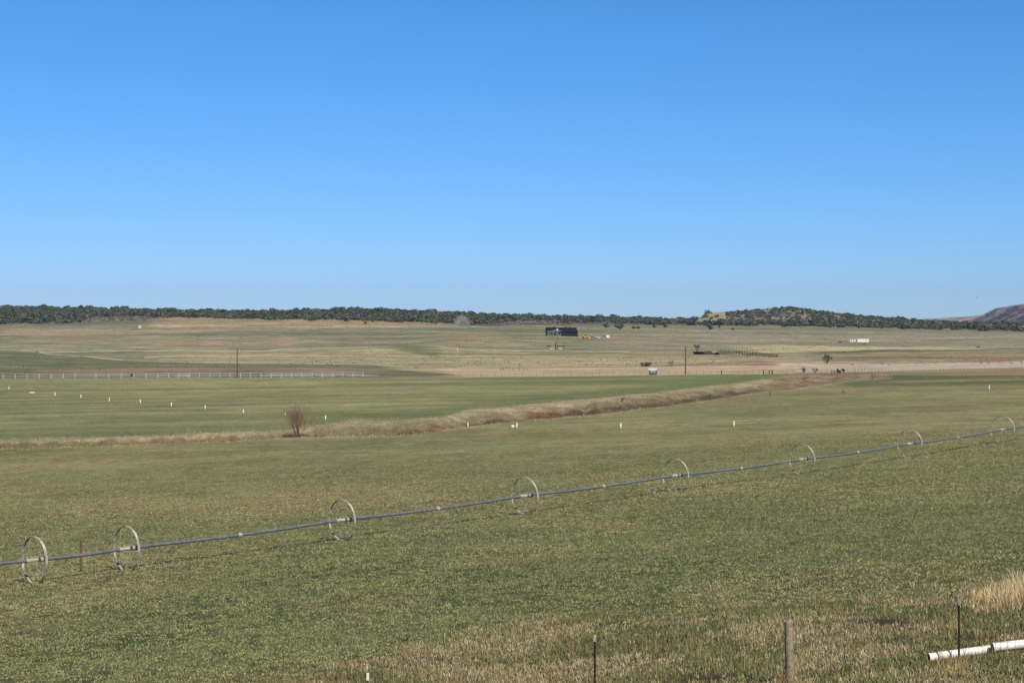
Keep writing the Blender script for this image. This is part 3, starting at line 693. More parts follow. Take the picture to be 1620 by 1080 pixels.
# ------------------------------------------------------------------ grass blades (near field + roadside)
def blades(name, P, hgt, wid, lean, tint, m, label=None, cat=None, kind='stuff', nper=4, spread=.05):
    n = len(P) * nper; P = np.repeat(P, nper, 0); hgt = np.repeat(hgt, nper) * rng.uniform(.6, 1.25, n); wid = np.repeat(wid, nper)
    tint = np.repeat(tint, nper, 0) * rng.uniform(.8, 1.22, (n, 1))
    sp = np.repeat(np.broadcast_to(spread, (len(P) // nper,)), nper)
    P = P.copy(); P[:, 0] += rng.normal(0, 1, n) * sp; P[:, 1] += rng.normal(0, 1, n) * sp
    an = rng.uniform(0, 2 * math.pi, n); la = rng.uniform(0, 2 * math.pi, n); le = rng.uniform(.1, 1, n) * np.repeat(np.broadcast_to(lean, (len(P) // nper,)), nper)
    bx_, by_ = np.cos(an) * wid / 2, np.sin(an) * wid / 2; lx, ly = np.cos(la) * le * hgt, np.sin(la) * le * hgt
    hz = hgt * np.sqrt(np.clip(1 - le ** 2 * .8, .15, 1))
    b0 = P + np.stack([bx_, by_, np.full(n, -.01)], 1); b1 = P - np.stack([bx_, by_, np.full(n, .01)], 1)
    m0 = P + np.stack([bx_ * .8 + lx * .35, by_ * .8 + ly * .35, hz * .6], 1); m1 = P + np.stack([-bx_ * .8 + lx * .35, -by_ * .8 + ly * .35, hz * .6], 1)
    tp = P + np.stack([lx, ly, hz], 1)
    v = np.stack([b0, b1, m1, m0, tp], 1).reshape(-1, 3)
    i = np.arange(n) * 5
    f = np.concatenate([np.stack([i, i + 1, i + 2], 1), np.stack([i, i + 2, i + 3], 1), np.stack([i + 3, i + 2, i + 4], 1)])
    tn = np.repeat(tint, 5, 0)
    o = npmesh(name, v, f, m, np.clip(tn, 0, 1)); tag(o, label, cat, None, kind); return o
def scatter(n, d0, d1, pw, um=(-60, 1680)):
    t = rng.random(n); d = (d0 ** pw + t * (d1 ** pw - d0 ** pw)) ** (1 / pw); u_ = rng.uniform(*um, n)
    x = (u_ - CU) / F * d; return u_, d, x
def rough_edge(u_): return np.interp(u_, [-300, 0, 200, 400, 520, 600, 800, 1000, 1200, 1400, 1620, 1900], [1150, 1120, 1098, 1088, 1064, 1040, 1002, 982, 968, 952, 918, 890])
gG = np.array([C(132, 138, 94), C(148, 150, 108), C(116, 122, 80), C(170, 164, 122), C(152, 140, 104), C(176, 171, 132)]) * np.array([1.18, 1.18, 1.28])
u_, d_, x_ = scatter(760000, 34, 175, 1.15, (-380, 2160))
w_ = depth_w(u_, d_)
isr = w_ > rough_edge(u_) + (fbm(x_ / 1.5, d_ / 1.5, 91, 4) - .5) * 70 + (fbm(x_ / 5., d_ / 5., 89, 2) - .5) * 50
q = fbm(x_ / 11., d_ / 18., 51, 5); q2 = fbm(x_ / 5., d_ / 5., 52, 4); q3 = fbm(x_ / 1.0, d_ / 1.0, 53, 3)
k = ~isr & (rng.random(len(u_)) < 1 - .95 * smooth(95, 165, d_)) & (rng.random(len(u_)) < smooth(.32, .52, fbm(x_ / .30, d_ / .30, 54, 3)) + .12); P = np.stack([x_[k], d_[k], ground(x_[k], d_[k])], 1)
dryp = np.clip(.08 + .55 * smooth(.45, .68, q[k]) + .25 * smooth(.5, .7, q2[k]) - .12 * smooth(900, 1300, u_[k]) + .22 * smooth(75, 130, d_[k]), .05, .85)
pick = np.where(rng.random(k.sum()) < dryp, rng.choice([3, 4, 5, 4], k.sum()), rng.choice([0, 1, 2], k.sum()))
hh = (.030 + .034 * q3[k]) * rng.uniform(.7, 1.3, k.sum()) * (1 - .35 * smooth(100, 165, d_[k]))
blades('field_grass', P, hh, .022 + .00012 * d_[k], .85, gG[pick], M['blade'], nper=3, spread=.045)
# roadside: taller, drier, greyer
u_, d_, x_ = scatter(170000, 28, 66, 1.2, (-300, 2300)); w_ = depth_w(u_, d_)
isr = w_ > rough_edge(u_) + (fbm(x_ / 1.5, d_ / 1.5, 91, 4) - .5) * 70 + (fbm(x_ / 5., d_ / 5., 89, 2) - .5) * 50
bare = np.zeros(len(u_))
for (cu, cv, wu, wv_) in [(1560, 1008, 50, 9), (1130, 1074, 70, 9), (640, 1014, 24, 5), (1400, 985, 60, 8)]:
    bare = np.maximum(bare, np.exp(-((u_ - cu) / wu) ** 2 - ((w_ - cv) / wv_) ** 2))
for (a_, b_) in GPIPE:   # keep the pipes clear
    dl_ = np.interp(u_, [a_[0], b_[0]], [a_[2], b_[2]]); bare = np.maximum(bare, ((u_ > a_[0] - 3) & (u_ < b_[0] + 3) & (d_ < dl_ + .1) & (d_ > dl_ - .75)) * 1.3)
k = isr & (rng.random(len(u_)) > bare * 1.0) & (rng.random(len(u_)) < .65 + .35 * smooth(450, 1000, u_)) & (rng.random(len(u_)) < .35 + 1.3 * fbm(x_ / .8, d_ / .8, 95, 3))
P = np.stack([x_[k], d_[k], ground(x_[k], d_[k])], 1)
gR = np.array([C(170, 156, 120), C(196, 180, 146), C(140, 128, 100), C(116, 120, 82), C(134, 136, 94), C(206, 196, 168), C(176, 164, 132)])
gp = fbm(x_[k] / 2.4, d_[k] / 2.4, 93, 3)
pick = np.where(rng.random(k.sum()) < smooth(.42, .60, gp) * .8, rng.choice([3, 4, 3], k.sum()), rng.choice([0, 1, 2, 5, 6, 0, 2], k.sum()))
big = rng.random(k.sum()) ** 3
blades('dry_roadside_grass', P, .05 + .10 * big + .035 * q3[:len(P)], .012 + .010 * rng.random(len(P)), .95, gR[pick], M['blade'], nper=5, spread=.05)
# tall thin dead stalks
u_, d_, x_ = scatter(2600, 34, 60, 1.2, (380, 1700)); w_ = depth_w(u_, d_)
k = (w_ > rough_edge(u_) + 8) & (rng.random(len(u_)) < smooth(.45, .65, fbm(x_ / 2., d_ / 2., 97, 3)) + .1)
P = np.stack([x_[k], d_[k], ground(x_[k], d_[k])], 1)
blades('dead_weed_stalks', P, .2 + .35 * rng.random(k.sum()), np.full(k.sum(), .007), .35, np.tile(C(190, 166, 128), (k.sum(), 1)), M['blade'], nper=3, spread=.04)
# golden clump at the right edge
def clump(name, boxes, cols, hmax, label, n=500, wid=.012, lean=.35):
    Ps = []
    for (ua, ub, va, vb, nn_) in boxes:
        for _ in range(nn_):
            uu = random.uniform(ua, ub); vv = random.uniform(va, vb)
            Ps.append((uu, vv))
    Ps = np.array(Ps); dd_ = np.array([at(a, b_).y for a, b_ in Ps[:40]]); 
    dv = np.interp(-Ps[:, 1], -np.sort(Ps[:40, 1])[::-1], np.sort(dd_))
    x = (Ps[:, 0] - CU) / F * dv; P = np.stack([x, dv, ground(x, dv)], 1)
    edge = np.clip(smooth(ua - 20, ub * .5 + ua * .5, Ps[:, 0]), .3, 1)
    o = blades(name, P, hmax * (.35 + .65 * rng.random(len(P))) * edge, np.full(len(P), wid), lean, cols[rng.integers(0, len(cols), len(P))], M['blade'], nper=4, spread=.06, kind=None, label=label, cat='grass clump')
    if hmax < .5: tag(o, kind='stuff'); del o['category']
    return o
clump('tall_grass_clump', [(1535, 1720, 936, 966, 620)], np.array([C(226, 202, 164), C(208, 182, 142), C(236, 218, 184), C(184, 156, 120)]) * 1.1, .98, 'tall golden dry grass clump at the right edge above the white pipes', wid=.012, lean=.62)
clump('low_grass_clump', [(1225, 1262, 1066, 1092, 60)], np.array([C(190, 166, 120), C(170, 150, 110)]), .38, 'tan grass tuft at the foot of the wooden fence post', wid=.01, lean=.6)
clump('straw_clump', [(1470, 1540, 1050, 1072, 110)], np.array([C(180, 160, 116), C(196, 176, 134)]), .34, 'straw coloured tuft in front of the short white pipe', wid=.01, lean=.8)
# dry tufts along the wash lips
uu = rng.uniform(-40, 1400, 4500); ln, lf = lips(uu); nearlip = rng.random(len(uu)) < .4
tt2 = np.where(nearlip, rng.normal(-.05, .06, len(uu)), rng.normal(1.0, .12, len(uu)))
tt2 = np.where(rng.random(len(uu)) < .3, rng.uniform(.5, 1, len(uu)), tt2)
wq = ln - tt2 * (ln - lf)
dg = np.exp(np.linspace(math.log(120), math.log(520), 700)); ug = np.arange(-40, 1410, 10.)
DT = np.zeros(len(uu))
for i, ub in enumerate(ug):
    s_ = np.abs(uu - ub) <= 5
    if s_.any():
        ww = depth_w(np.full(dg.shape, ub), dg); DT[s_] = np.interp(-wq[s_], -np.minimum.accumulate(ww), dg)
xq = (uu - CU) / F * DT; P = np.stack([xq, DT, ground(xq, DT)], 1)
gL = np.array([C(196, 180, 146), C(174, 158, 128), C(150, 138, 110), C(140, 124, 102)])
blades('wash_edge_grass', P, .06 + .20 * rng.random(len(P)) ** 2, np.full(len(P), .05), .8, gL[rng.integers(0, 4, len(P))], M['blade'], nper=4, spread=.35)

# ------------------------------------------------------------------ bare trees and bushes
MINR = .01
def branchy(mb, p, dirv, L, r, depth, rnd, spread=.6, up=.15, seg=3):
    pts = [p]; rad = [r]; d = dirv.normalized()
    for i in range(seg):
        d = (d + Vector((rnd.gauss(0, .16), rnd.gauss(0, .16), rnd.gauss(0, .1) + up * .3))).normalized()
        p = p + d * (L / seg); pts.append(p); rad.append(r * (1 - .45 * (i + 1) / seg))
    mb.tube(pts, [max(q_, MINR) for q_ in rad], 4 if r < .04 else 6, False)
    if depth:
        k = rnd.choice((3, 3, 4))
        for j in range(k):
            a = rnd.uniform(0, 2 * math.pi); s_ = rnd.uniform(.3, 1) * spread
            nd = (d + Vector((math.cos(a) * s_, math.sin(a) * s_, rnd.uniform(-.1, .35)))).normalized()
            branchy(mb, pts[rnd.choice((2, 3, 3))] if j else pts[-1], nd, L * rnd.uniform(.55, .8), r * .5, depth - 1, rnd, spread, up)
def bare_shrub(name, u_, v_, hpx, wpx, label, m, stems=9, depth=3, seed=1, r0=.035, brush=False, cat='bush', minr=1.0):
    p = at(u_, v_); h = -(v_ - hpx - CV) / F * p.y - p.z; w_ = wpx * p.y / F; rnd = random.Random(seed)
    global MINR; MINR = p.y * 3.8e-5
    o = thing(name, label, cat, p)
    mb = MB()
    for k in range(stems):
        a = rnd.uniform(0, 2 * math.pi); t = rnd.random() ** .7
        base_ = Vector((math.cos(a) * w_ * .06 * t, math.sin(a) * w_ * .06 * t, -.1))
        dv = Vector((math.cos(a) * t * w_ / h * .45, math.sin(a) * t * w_ / h * .45, 1))
        branchy(mb, base_, dv, h * rnd.uniform(.36, .46), r0, depth, rnd, .55)
    # fit the crown to its measured size
    vs = np.array(mb.v); zt = vs[:, 2].max(); vs[:, 2] *= h / zt; ex = np.percentile(np.abs(vs[:, 0]), 90); vs[:, :2] *= min(3.0, (w_ / 2) / ex)
    mb.v = [tuple(q) for q in vs]
    mb.build('branches', m, o)
    if brush:
        b2 = MB()
        for k in range(1500):
            a = rnd.uniform(0, 2 * math.pi); r_ = rnd.random() ** .6 * w_ * .55; q = Vector((math.cos(a) * r_, math.sin(a) * r_ * .5 - .6, 0)); q.z = max(gz(p.x + q.x, p.y + q.y) - p.z, -.1) + rnd.random() ** 1.5 * .6
            dv = Vector((rnd.gauss(0, 1), rnd.gauss(0, 1), rnd.uniform(.1, 1))).normalized() * rnd.uniform(.2, .6)
            b2.tube([q, q + dv * .5, q + dv], [.024, .018, .008], 3, False)
        b2.build('dead_litter', M['brownbrush'], o)
    return o
bare_shrub('bare_bush', 471, 688.5, 56, 42, 'tall leafless bush on the wash bank with dark litter at its foot', M['bushbark'], 26, 3, 4, .032, True)
bare_shrub('bare_tree', 1308, 576, 18, 13, 'dark leafless tree on the brown strip beyond the white fence at right', M['bark'], 9, 3, 8, .10, cat='tree')
bare_shrub('bare_bush', 1062, 580, 10, 7, 'small thin leafless bush on the pasture left of the tall right pole', M['bark'], 6, 2, 9, .05)
bare_shrub('bare_bush', 1272, 590, 9, 7, 'small leafless bush on the wash end, left of a similar one', M['bark'], 6, 2, 10, .045)
bare_shrub('bare_bush', 1290, 590, 9, 9, 'small leafless bush on the wash end, right of a similar one', M['bark'], 7, 2, 11, .045)
bare_shrub('bare_tree', 1103, 557, 13, 9, 'faint grey leafless tree at the left end of the corral', M['bark'], 7, 3, 12, .10, cat='tree')
bare_shrub('leafless_twig_bush', 1380, 598, 7, 6, 'tiny dark leafless bush at the right end of the red earth', M['bark'], 5, 2, 14, .04)
bare_shrub('fallen_branch', 984, 634, 7, 9, 'dark leafless branch sticking out of the wash bank near its middle', M['bark'], 3, 2, 15, .05, cat='branch')
# big pale cottonwood in front of the wood
p = at(731, 515.5); h = 19 * p.y / F; w_ = 28 * p.y / F; ctw = thing('cottonwood_tree', 'large pale grey leafless cottonwood standing in front of the dark wood', 'tree', p)
rnd = random.Random(3); mb = MB(); tr = MB(); tr.tube([(0, 0, -.5), (0, 0, h * .2)], [.6, .5], 7); tr.build('trunk', M['greybark'], ctw)
for k in range(1500):
    a = rnd.uniform(0, 2 * math.pi); ph_ = math.acos(rnd.uniform(-.12, 1)); rr_ = rnd.uniform(.45, 1.0) * rnd.uniform(.9, 1.08)
    q = Vector((math.sin(ph_) * math.cos(a) * w_ / 2, math.sin(ph_) * math.sin(a) * w_ / 2, h * .12 + math.cos(ph_) * h * .88)) * rr_
    dv = (q - Vector((0, 0, h * .1))).normalized() * rnd.uniform(1.0, 2.2); mb.tube([q - dv, q], [.10, .035], 3, False)
for k in range(26):
    a = rnd.uniform(0, 2 * math.pi); ph_ = math.acos(rnd.uniform(0, 1)); q = Vector((math.sin(ph_) * math.cos(a) * w_ / 2, math.sin(ph_) * math.sin(a) * w_ / 2, h * .12 + math.cos(ph_) * h * .85)) * .8
    mb.tube([(0, 0, h * .12), q * .5 + Vector((0, 0, h * .08)), q], [.3, .2, .08], 4, False)
mb.build('crown', M['greybark'], ctw)

# ------------------------------------------------------------------ leafy crowns: clusters of small faces
def crown_template(seed, n=70, core=True):
    r = np.random.default_rng(seed)
    # 3-5 lobes
    L = r.uniform(-.28, .28, (4, 3)); L[:, 2] = r.uniform(.35, .68, 4); L[0] = (0, 0, .6); Rr = r.uniform(.24, .36, 4)
    li = r.integers(0, 4, n); dv = r.normal(0, 1, (n, 3)); dv /= np.linalg.norm(dv, axis=1)[:, None]
    c = L[li] + dv * Rr[li][:, None] * r.uniform(.65, 1.08, (n, 1)); c[:, 2] = np.maximum(c[:, 2], .08)
    nrm = dv + r.normal(0, .5, (n, 3)); nrm /= np.linalg.norm(nrm, axis=1)[:, None]
    a = np.cross(nrm, r.normal(0, 1, (n, 3))); a /= np.linalg.norm(a, axis=1)[:, None]; b_ = np.cross(nrm, a); s = r.uniform(.10, .19, (n, 1))
    v = np.stack([c - a * s, c + b_ * s * .9, c + a * s, c - b_ * s * .8], 1).reshape(-1, 3)
    f = np.arange(n * 4).reshape(n, 4); tn = np.repeat(r.uniform(.7, 1.35, n), 4)
    return v, f, tn
TPL = [crown_template(s) for s in range(8)]
def forest(name, X, Y, H, Wd, m, cols, label=None):
    Z = ground(X, Y); V = []; Fc = []; Tn = []; off = 0; ti = rng.integers(0, len(TPL), len(X))
    for k in range(len(TPL)):
        s = np.where(ti == k)[0]
        if not len(s): continue
        v, f, tn = TPL[k]; an = rng.uniform(0, 2 * math.pi, len(s)); cs, sn = np.cos(an), np.sin(an)
        x = (v[None, :, 0] * cs[:, None] - v[None, :, 1] * sn[:, None]) * Wd[s][:, None] + X[s][:, None]
        y = (v[None, :, 0] * sn[:, None] + v[None, :, 1] * cs[:, None]) * Wd[s][:, None] + Y[s][:, None]
        z = v[None, :, 2] * H[s][:, None] + Z[s][:, None] - .1
        V.append(np.stack([x, y, z], 2).reshape(-1, 3)); Fc.append((f[None] + (np.arange(len(s)) * len(v))[:, None, None]).reshape(-1, 4) + off)
        Tn.append((cols[s][:, None, :] * tn[None, :, None]).reshape(-1, 3)); off += len(s) * len(v)
    o = npmesh(name, np.concatenate(V), np.concatenate(Fc), m, np.clip(np.concatenate(Tn), 0, 3)); tag(o, label, None, None, 'stuff'); return o
NT = 20000
uu = rng.uniform(-280, 1940, NT); dq = rng.uniform(2200, 3060, NT); wq = depth_w(uu, dq)
edge = np.interp(uu, [-300, 0, 118, 132, 145, 250, 400, 500, 600, 700, 760, 850, 950, 1050, 1100, 1200, 1300, 1400, 1500, 1620, 1940],
                 [514, 513, 511.5, 509, 503, 502, 505.5, 507, 508, 512, 514.5, 509, 511, 513.5, 515, 516.3, 517.5, 519.5, 521.5, 524.5, 527])
xq = (uu - CU) / F * dq
hill = smooth(1100, 1180, uu) * (1 - smooth(1380, 1460, uu)) * (wq < 511)
cliff = (uu > 1099) & (uu < 1149) & (wq < 513.5)
keep_ = (wq < edge + 1.0 * (vnoise(uu / 14., uu * 0, 33) - .5) * 3) & (rng.random(NT) > hill * .42) & ~(cliff & (rng.random(NT) > .06))
keep_ &= (rng.random(NT) < .55 + 1.4 * fbm(xq / 40., dq / 60., 34, 3))
X, Y = xq[keep_], dq[keep_]; N = len(X); print('trees', N)
H = rng.uniform(2.8, 6.2, N) * (.62 + .85 * fbm(uu[keep_] / 9., dq[keep_] / 200., 39, 3)) * (1 - .34 * (uu[keep_] > 1150) * (wq[keep_] < 511)) * (1 + .5 * rng.random(N) ** 6); Wd = H * rng.uniform(1.0, 1.5, N)
sc = rng.uniform(.65, 1.35, (N, 1)); cl = np.array([[1, 1, 1.0], [1.15, 1.05, .8], [1.5, 1.25, 1.2], [.75, .9, .95]])[rng.choice([0, 0, 0, 1, 2, 3, 3], N)] * sc
tag(forest('pinyon_juniper_wood', X, Y, H, Wd, M['juniper'], cl), kind='stuff')
# grey oak brush on the slope right of the cottonwood, plus some on the left block
NB = 2600
uu = np.concatenate([rng.uniform(745, 905, NB), rng.uniform(60, 260, 500), rng.uniform(900, 1090, 300)]); dq = np.concatenate([rng.uniform(2150, 2650, NB), rng.uniform(2300, 2500, 500), rng.uniform(2300, 2500, 300)]); xq = (uu - CU) / F * dq
wq = depth_w(uu, dq); k = (wq < 514.5) & (fbm(xq / 40., dq / 90., 35, 3) > .40)
X, Y = xq[k], dq[k]; N = len(X); H = rng.uniform(1.3, 2.9, N)
forest('oak_brush', X, Y, H, H * rng.uniform(1.0, 1.5, N), M['oak'], rng.uniform(.6, 1.25, (N, 1)) * np.ones((N, 3)))
# low sagebrush specks on the slopes
NB = 9000
dq = rng.uniform(560, 2300, NB); uu = rng.uniform(-100, 1720, NB); xq = (uu - CU) / F * dq; k = fbm(xq / 60., dq / 60., 36, 4) > .52
X, Y = xq[k], dq[k]; N = len(X); H = rng.uniform(.2, .55, N) * (1 + .5 * smooth(900, 2000, Y))
forest('sagebrush', X, Y, H, H * rng.uniform(1.2, 2.0, N), M['oak'], rng.uniform(.9, 1.7, (N, 1)) * np.array([[.95, 1.0, .8]]))

# individual junipers standing clear of the wood
def juniper(u_, v_, hpx, wpx, label, seed, grp='junipers standing clear of the wood', name='juniper_tree', n=150, col=None, cat='tree', m='juniper'):
    p = at(u_, v_); h = hpx * p.y / F; w_ = wpx * p.y / F; o = thing(name, label, cat, p, 0, grp)
    r = np.random.default_rng(seed); v, f, tn = crown_template(seed + 50, n)
    ex = np.abs(v[:, 0]).max(); v = v * np.array([w_ / 2 / ex, w_ / 2 / ex, h / v[:, 2].max()])
    c = np.tile(np.array(col if col is not None else (1, 1, 1.)), (len(v), 1)) * tn[:, None]
    npmesh('crown', v, f, M[m], c, o); MB().tube([(0, 0, -.3), (.05, 0, h * .5)], [.06 * h, .03 * h], 6).build('trunk', M['bark'], o); return o
JL = [(126, 511.5, 8, 12, 'bushy juniper at the right tip of the left wood'), (139.5, 510.3, 3, 4, 'tiny lone juniper just right of the left wood'),
      (958, 519, 8, 13, 'grey green juniper left of the big dark clump right of the building'), (981, 521, 13, 20, 'broadest dark juniper clump on the slope right of the black building'),
      (1003, 520.5, 5, 8, 'low juniper, left of a touching pair near the ridge'), (1010, 520.5, 5.5, 8, 'low juniper, right of a touching pair near the ridge'),
      (1035, 520, 6, 7, 'small round juniper between the low pair and the twin on the right'), (1053, 520, 6, 8, 'small juniper with a flat side, left of the bare cliff'),
      (1123, 521.5, 11, 11, 'dark round juniper in front of the pale cliff'), (1138, 519.5, 5, 5, 'small juniper right of the dark round one below the cliff'),
      (1159, 523.3, 4, 6, 'lowest small dark juniper right of the cliff'), (882, 513.5, 5, 5, 'small juniper behind the left half of the black building'),
      (1100, 514.5, 7, 9, 'juniper at the left foot of the pale cliff'), (1116, 513.5, 8, 9, 'dark juniper at the foot of the pale cliff, left of its middle'), (1130, 513, 8, 9, 'dark juniper at the foot of the pale cliff, right of its middle'),
      (578, 514, 6.5, 6, 'lone windblown juniper on the tan slope left of centre'), (666.5, 513, 2.3, 3, 'tiny dark shrub on the slope left of the pale cottonwood'),
      (313, 542, 2.6, 5, 'small dark shrub on the slope left of the pink rubble patch'), (1367, 545.8, 2, 3.5, 'low shrub below the white trailers')]
for k, (a, b_, c_, d_, lb) in enumerate(JL): juniper(a, b_, c_, d_, lb, 100 + k, n=180 if c_ > 7 else 90)
for k, (a, hh_) in enumerate([(462.5, 2.6), (493.5, 2.6), (497, 2), (501.5, 2.6), (505.5, 3.6), (510.5, 2.6), (514, 2), (518, 2.6), (524, 3)]):
    juniper(a, 516.2, hh_, 2.6, ['dark shrub standing apart at the left of the shrub row on the tan slope'] [0] if k == 0 else 'dark shrub in the row on the tan slope, %s from its left end' % ['', 'first', 'second', 'third', 'fourth and tallest', 'fifth', 'sixth', 'seventh', 'last'][k], 300 + k, 'dark shrubs in a row on the tan slope', 'dark_shrub', 60, cat='shrub')
juniper(1021, 580.5, 8, 19, 'rounded reddish brown thicket behind the small open shelter', 400, None, 'willow_thicket', 260, (1.0, .70, .58), 'bush', 'oak')
juniper(1335, 558.5, 3, 4, 'small dark shrub on the dark bank right of the leafless tree', 401, None, 'dark_shrub', 80, cat='shrub')
juniper(1548, 549.5, 1.8, 8, 'long low dark shrub on the pale green pasture at far right', 402, None, 'dark_shrub', 80, cat='shrub')

# ------------------------------------------------------------------ fences in the distance
def fence(name, label, curve, ups, post_h, post_r, rails, m, rail_r, group=None, sqr=True, mr=None):
    P = [at(u_, float(np.interp(u_, *zip(*curve)))) for u_ in ups]
    o = thing(name, label, 'fence', P[0]); b0 = P[0]
    for p in P:
        q = p - b0
        if sqr: MB().box((q.x, q.y, q.z + post_h / 2 - .1), (post_r * 2, post_r * 2, post_h + .2)).build('post', m, o)
        else: MB().tube([(q.x, q.y, q.z - .1), (q.x + random.uniform(-.04, .04), q.y, q.z + post_h * random.uniform(.9, 1.08))], post_r, 6).build('post', m, o)
    for hgt in rails:
        pts = [(p.x - b0.x, p.y - b0.y + (-post_r - rail_r), p.z - b0.z + hgt) for p in P]
        MB().tube(pts, rail_r, 6).build('rail' if rail_r > .02 else 'wire', mr or m, o)
    return o
ups = list(np.arange(-14, 130, 19.0)) + [132, 152, 172, 192, 212, 231, 250] + list(np.arange(267, 590, 16.2))
ups = [u_ for u_ in ups if not (128 < u_ < 150)]
fence('white_rail_fence', 'white post and rail fence along the far left edge of the green field', [(-20, 599.5), (130, 598), (300, 597), (430, 597.5), (590, 596)], ups, 1.3, .065, (1.22, .75), M['fencewhite'], .032)
fence('white_rail_fence', 'long white close-posted fence along the pale strip at the right edge', [(1300, 589.5), (1400, 588), (1500, 585.5), (1620, 582.5), (1700, 581)], list(np.arange(1306, 1680, 5.4)), 1.12, .05, (1.04, .6), M['fencewhite'], .032)
fence('wire_fence', 'dark post and wire fence along the middle of the field edge', [(590, 598), (900, 595.5), (1084, 593.5), (1260, 591.5)], list(np.arange(596, 1262, 11.0)), 1.15, .05, (1.0, .7, .4), M['wood'], .012, sqr=False, mr=M['wire'])
# two stout posts by the fence end
for k, (u_, lb) in enumerate([(1208, 'stout dark post at the fence end'), (1217, 'stout dark post at the fence end'), (1221.5, 'stout dark post at the fence end'), (1141.5, 'dark brace post in the wire fence right of the tall pole')]):
    p = at(u_, 592); o = MB().tube([(0, 0, -.2), (0, 0, 6.5 * p.y / F)], .14, 8).build('brace_post', M['polewood']); o.location = p
    tag(o, ['leftmost stout dark post at the right end of the wire fence', 'middle stout dark post at the right end of the wire fence', 'rightmost stout dark post at the right end of the wire fence', lb][k], 'post', 'stout posts in the wire fence')
fence('wire_fence', 'short run of posts at the tan strip left of centre field edge', [(780, 586), (840, 586)], [792, 797, 812, 822, 828, 834], 1.0, .06, (.9, .5), M['polewood'], .012, sqr=False, mr=M['wire'])

# ------------------------------------------------------------------ utility poles
def pole(u_, vb, vt, label, r=.13, arm=0, d=None, white_top=False, m='polewood', name='utility_pole'):
    p = at(u_, vb); h = (vb - vt) * p.y / F; o = thing(name, label, 'pole', p, 0, None)
    MB().tube([(0, 0, -.5), (0, 0, h * .5), (0, 0, h)], [r * 1.25, r * 1.05, r * .8], 10).build('shaft', M[m], o)
    if arm: MB().box((0, -.12, h - .5), (arm, .1, .12)).build('crossarm', M['polewood'], o)
    ins = MB()
    for x in ((-arm / 2 + .1, arm / 2 - .1, 0) if arm else (0,)): ins.tube([(x, 0, h - .44), (x, 0, h + .1)], .05, 6)
    ins.build('insulator', M['grey'], o)
    if white_top: MB().ell((0, -.1, h - .5), (.55, .4, .7)).build('lamp_housing', M['white'], o)
    return o
pole(375.3, 597.5, 551, 'dark thin utility pole behind the white fence at left', .13); 
pole(1084.5, 592.5, 548, 'tall dark utility pole at the wire fence right of centre', .14)
pole(1039, 557, 546, 'short grey pole on the pasture left of the tall right pole', .12, m='wood')
pole(847.5, 549, 541, 'short faint pole on the slope left of the black building', .12, m='wood')
pole(881.5, 546, 523, 'pole with a pale rounded head in front of the black building', .16, white_top=True)
pole(724, 558.5, 552, 'thin pale marker pole beside the track in a dip', .10, m='white', name='marker_pole')

# ------------------------------------------------------------------ black building on the rise
p = at(889, 531.5); sc_ = p.y / F; p.z = -(531.5 - CV) / F * p.y
bd = thing('black_building', 'low black building with a grey gabled front on the rise in mid distance', 'building', p)
def px(u_, v_): return (u_ - 889) * sc_, (531.5 - v_) * sc_
hB = 13.2 * sc_
x0, _ = px(864, 0); x1, _ = px(893, 0); x2, _ = px(914, 0)
MB().box(((x0 + x1) / 2, 5, hB / 2 - 1), (x1 - x0, 9, hB + 2)).build('wall', M['greywall'], bd)
MB().box(((x1 + x2) / 2 + .02, 5, hB * .35 - 1), (x2 - x1 - .1, 10, hB * .7 + 2)).build('wall', M['black'], bd)
# left wing: dark eave and end wall
MB().box(((x0 + x1) / 2, 4.6, hB - .35), (x1 - x0 + 1.2, 11.4, 1.1)).build('roof', M['black'], bd)
MB().box((x0 + .35, -.1, hB / 2 - .8), (1.8, 1.4, hB + 1.2)).build('end_wall', M['black'], bd)
g = MB(); gx0, gx1 = px(869, 0)[0], px(892, 0)[0]
g.add([(gx0, -.6, 0), (gx1, -.6, 0), (gx1, -.6, hB * .55), ((gx0 + gx1) / 2, -.6, hB * .86), (gx0, -.6, hB * .55), (gx0, .4, 0), (gx1, .4, 0), (gx1, .4, hB * .55), ((gx0 + gx1) / 2, .4, hB * .86), (gx0, .4, hB * .55)],
      [(0, 1, 2, 3, 4), (9, 8, 7, 6, 5), (0, 4, 9, 5), (1, 6, 7, 2), (2, 7, 8, 3), (3, 8, 9, 4)]); g.build('gable', M['greywall'], bd)
for (ua, ub, va, vb) in ((871, 874.5, 525, 529), (877, 880, 524.5, 531), (883, 886, 525, 529), (888, 890.5, 525, 528)):
    a = px(ua, va); c = px(ub, vb); MB().box(((a[0] + c[0]) / 2, -.62, (a[1] + c[1]) / 2), (c[0] - a[0], .1, a[1] - c[1])).build('window' if vb < 530 else 'door', M['glass'], bd)
# right wing: big black pitched roof facing us with overhanging lower roof
def slab(pts, th_, name, m): 
    vs = [Vector(q) for q in pts]; lo = [v - Vector((0, 0, th_)) for v in vs]
    return MB().add(vs + lo, [(0, 1, 2, 3), (7, 6, 5, 4), (0, 4, 5, 1), (1, 5, 6, 2), (2, 6, 7, 3), (3, 7, 4, 0)]).build(name, m, bd)
a0, a1 = px(884, 0)[0], px(912.5, 0)[0]
slab([(a0, -1.5, hB * .52), (a1, -1.5, hB * .52), (a1, 4.5, hB * 1.04), (a0 + 4, 4.5, hB * 1.04)], .25, 'roof', M['black'])
slab([(px(890, 0)[0], -4.2, hB * .12), (px(914.8, 0)[0], -4.2, -hB * .05), (px(913, 0)[0], -.9, hB * .36), (px(888, 0)[0], -.9, hB * .42)], .25, 'porch_roof', M['black'])
slab([(a0, 11, hB * .5), (a0 + 4, 4.6, hB * 1.035), (a1, 4.6, hB * 1.035), (a1, 11, hB * .5)], .25, 'roof', M['black'])
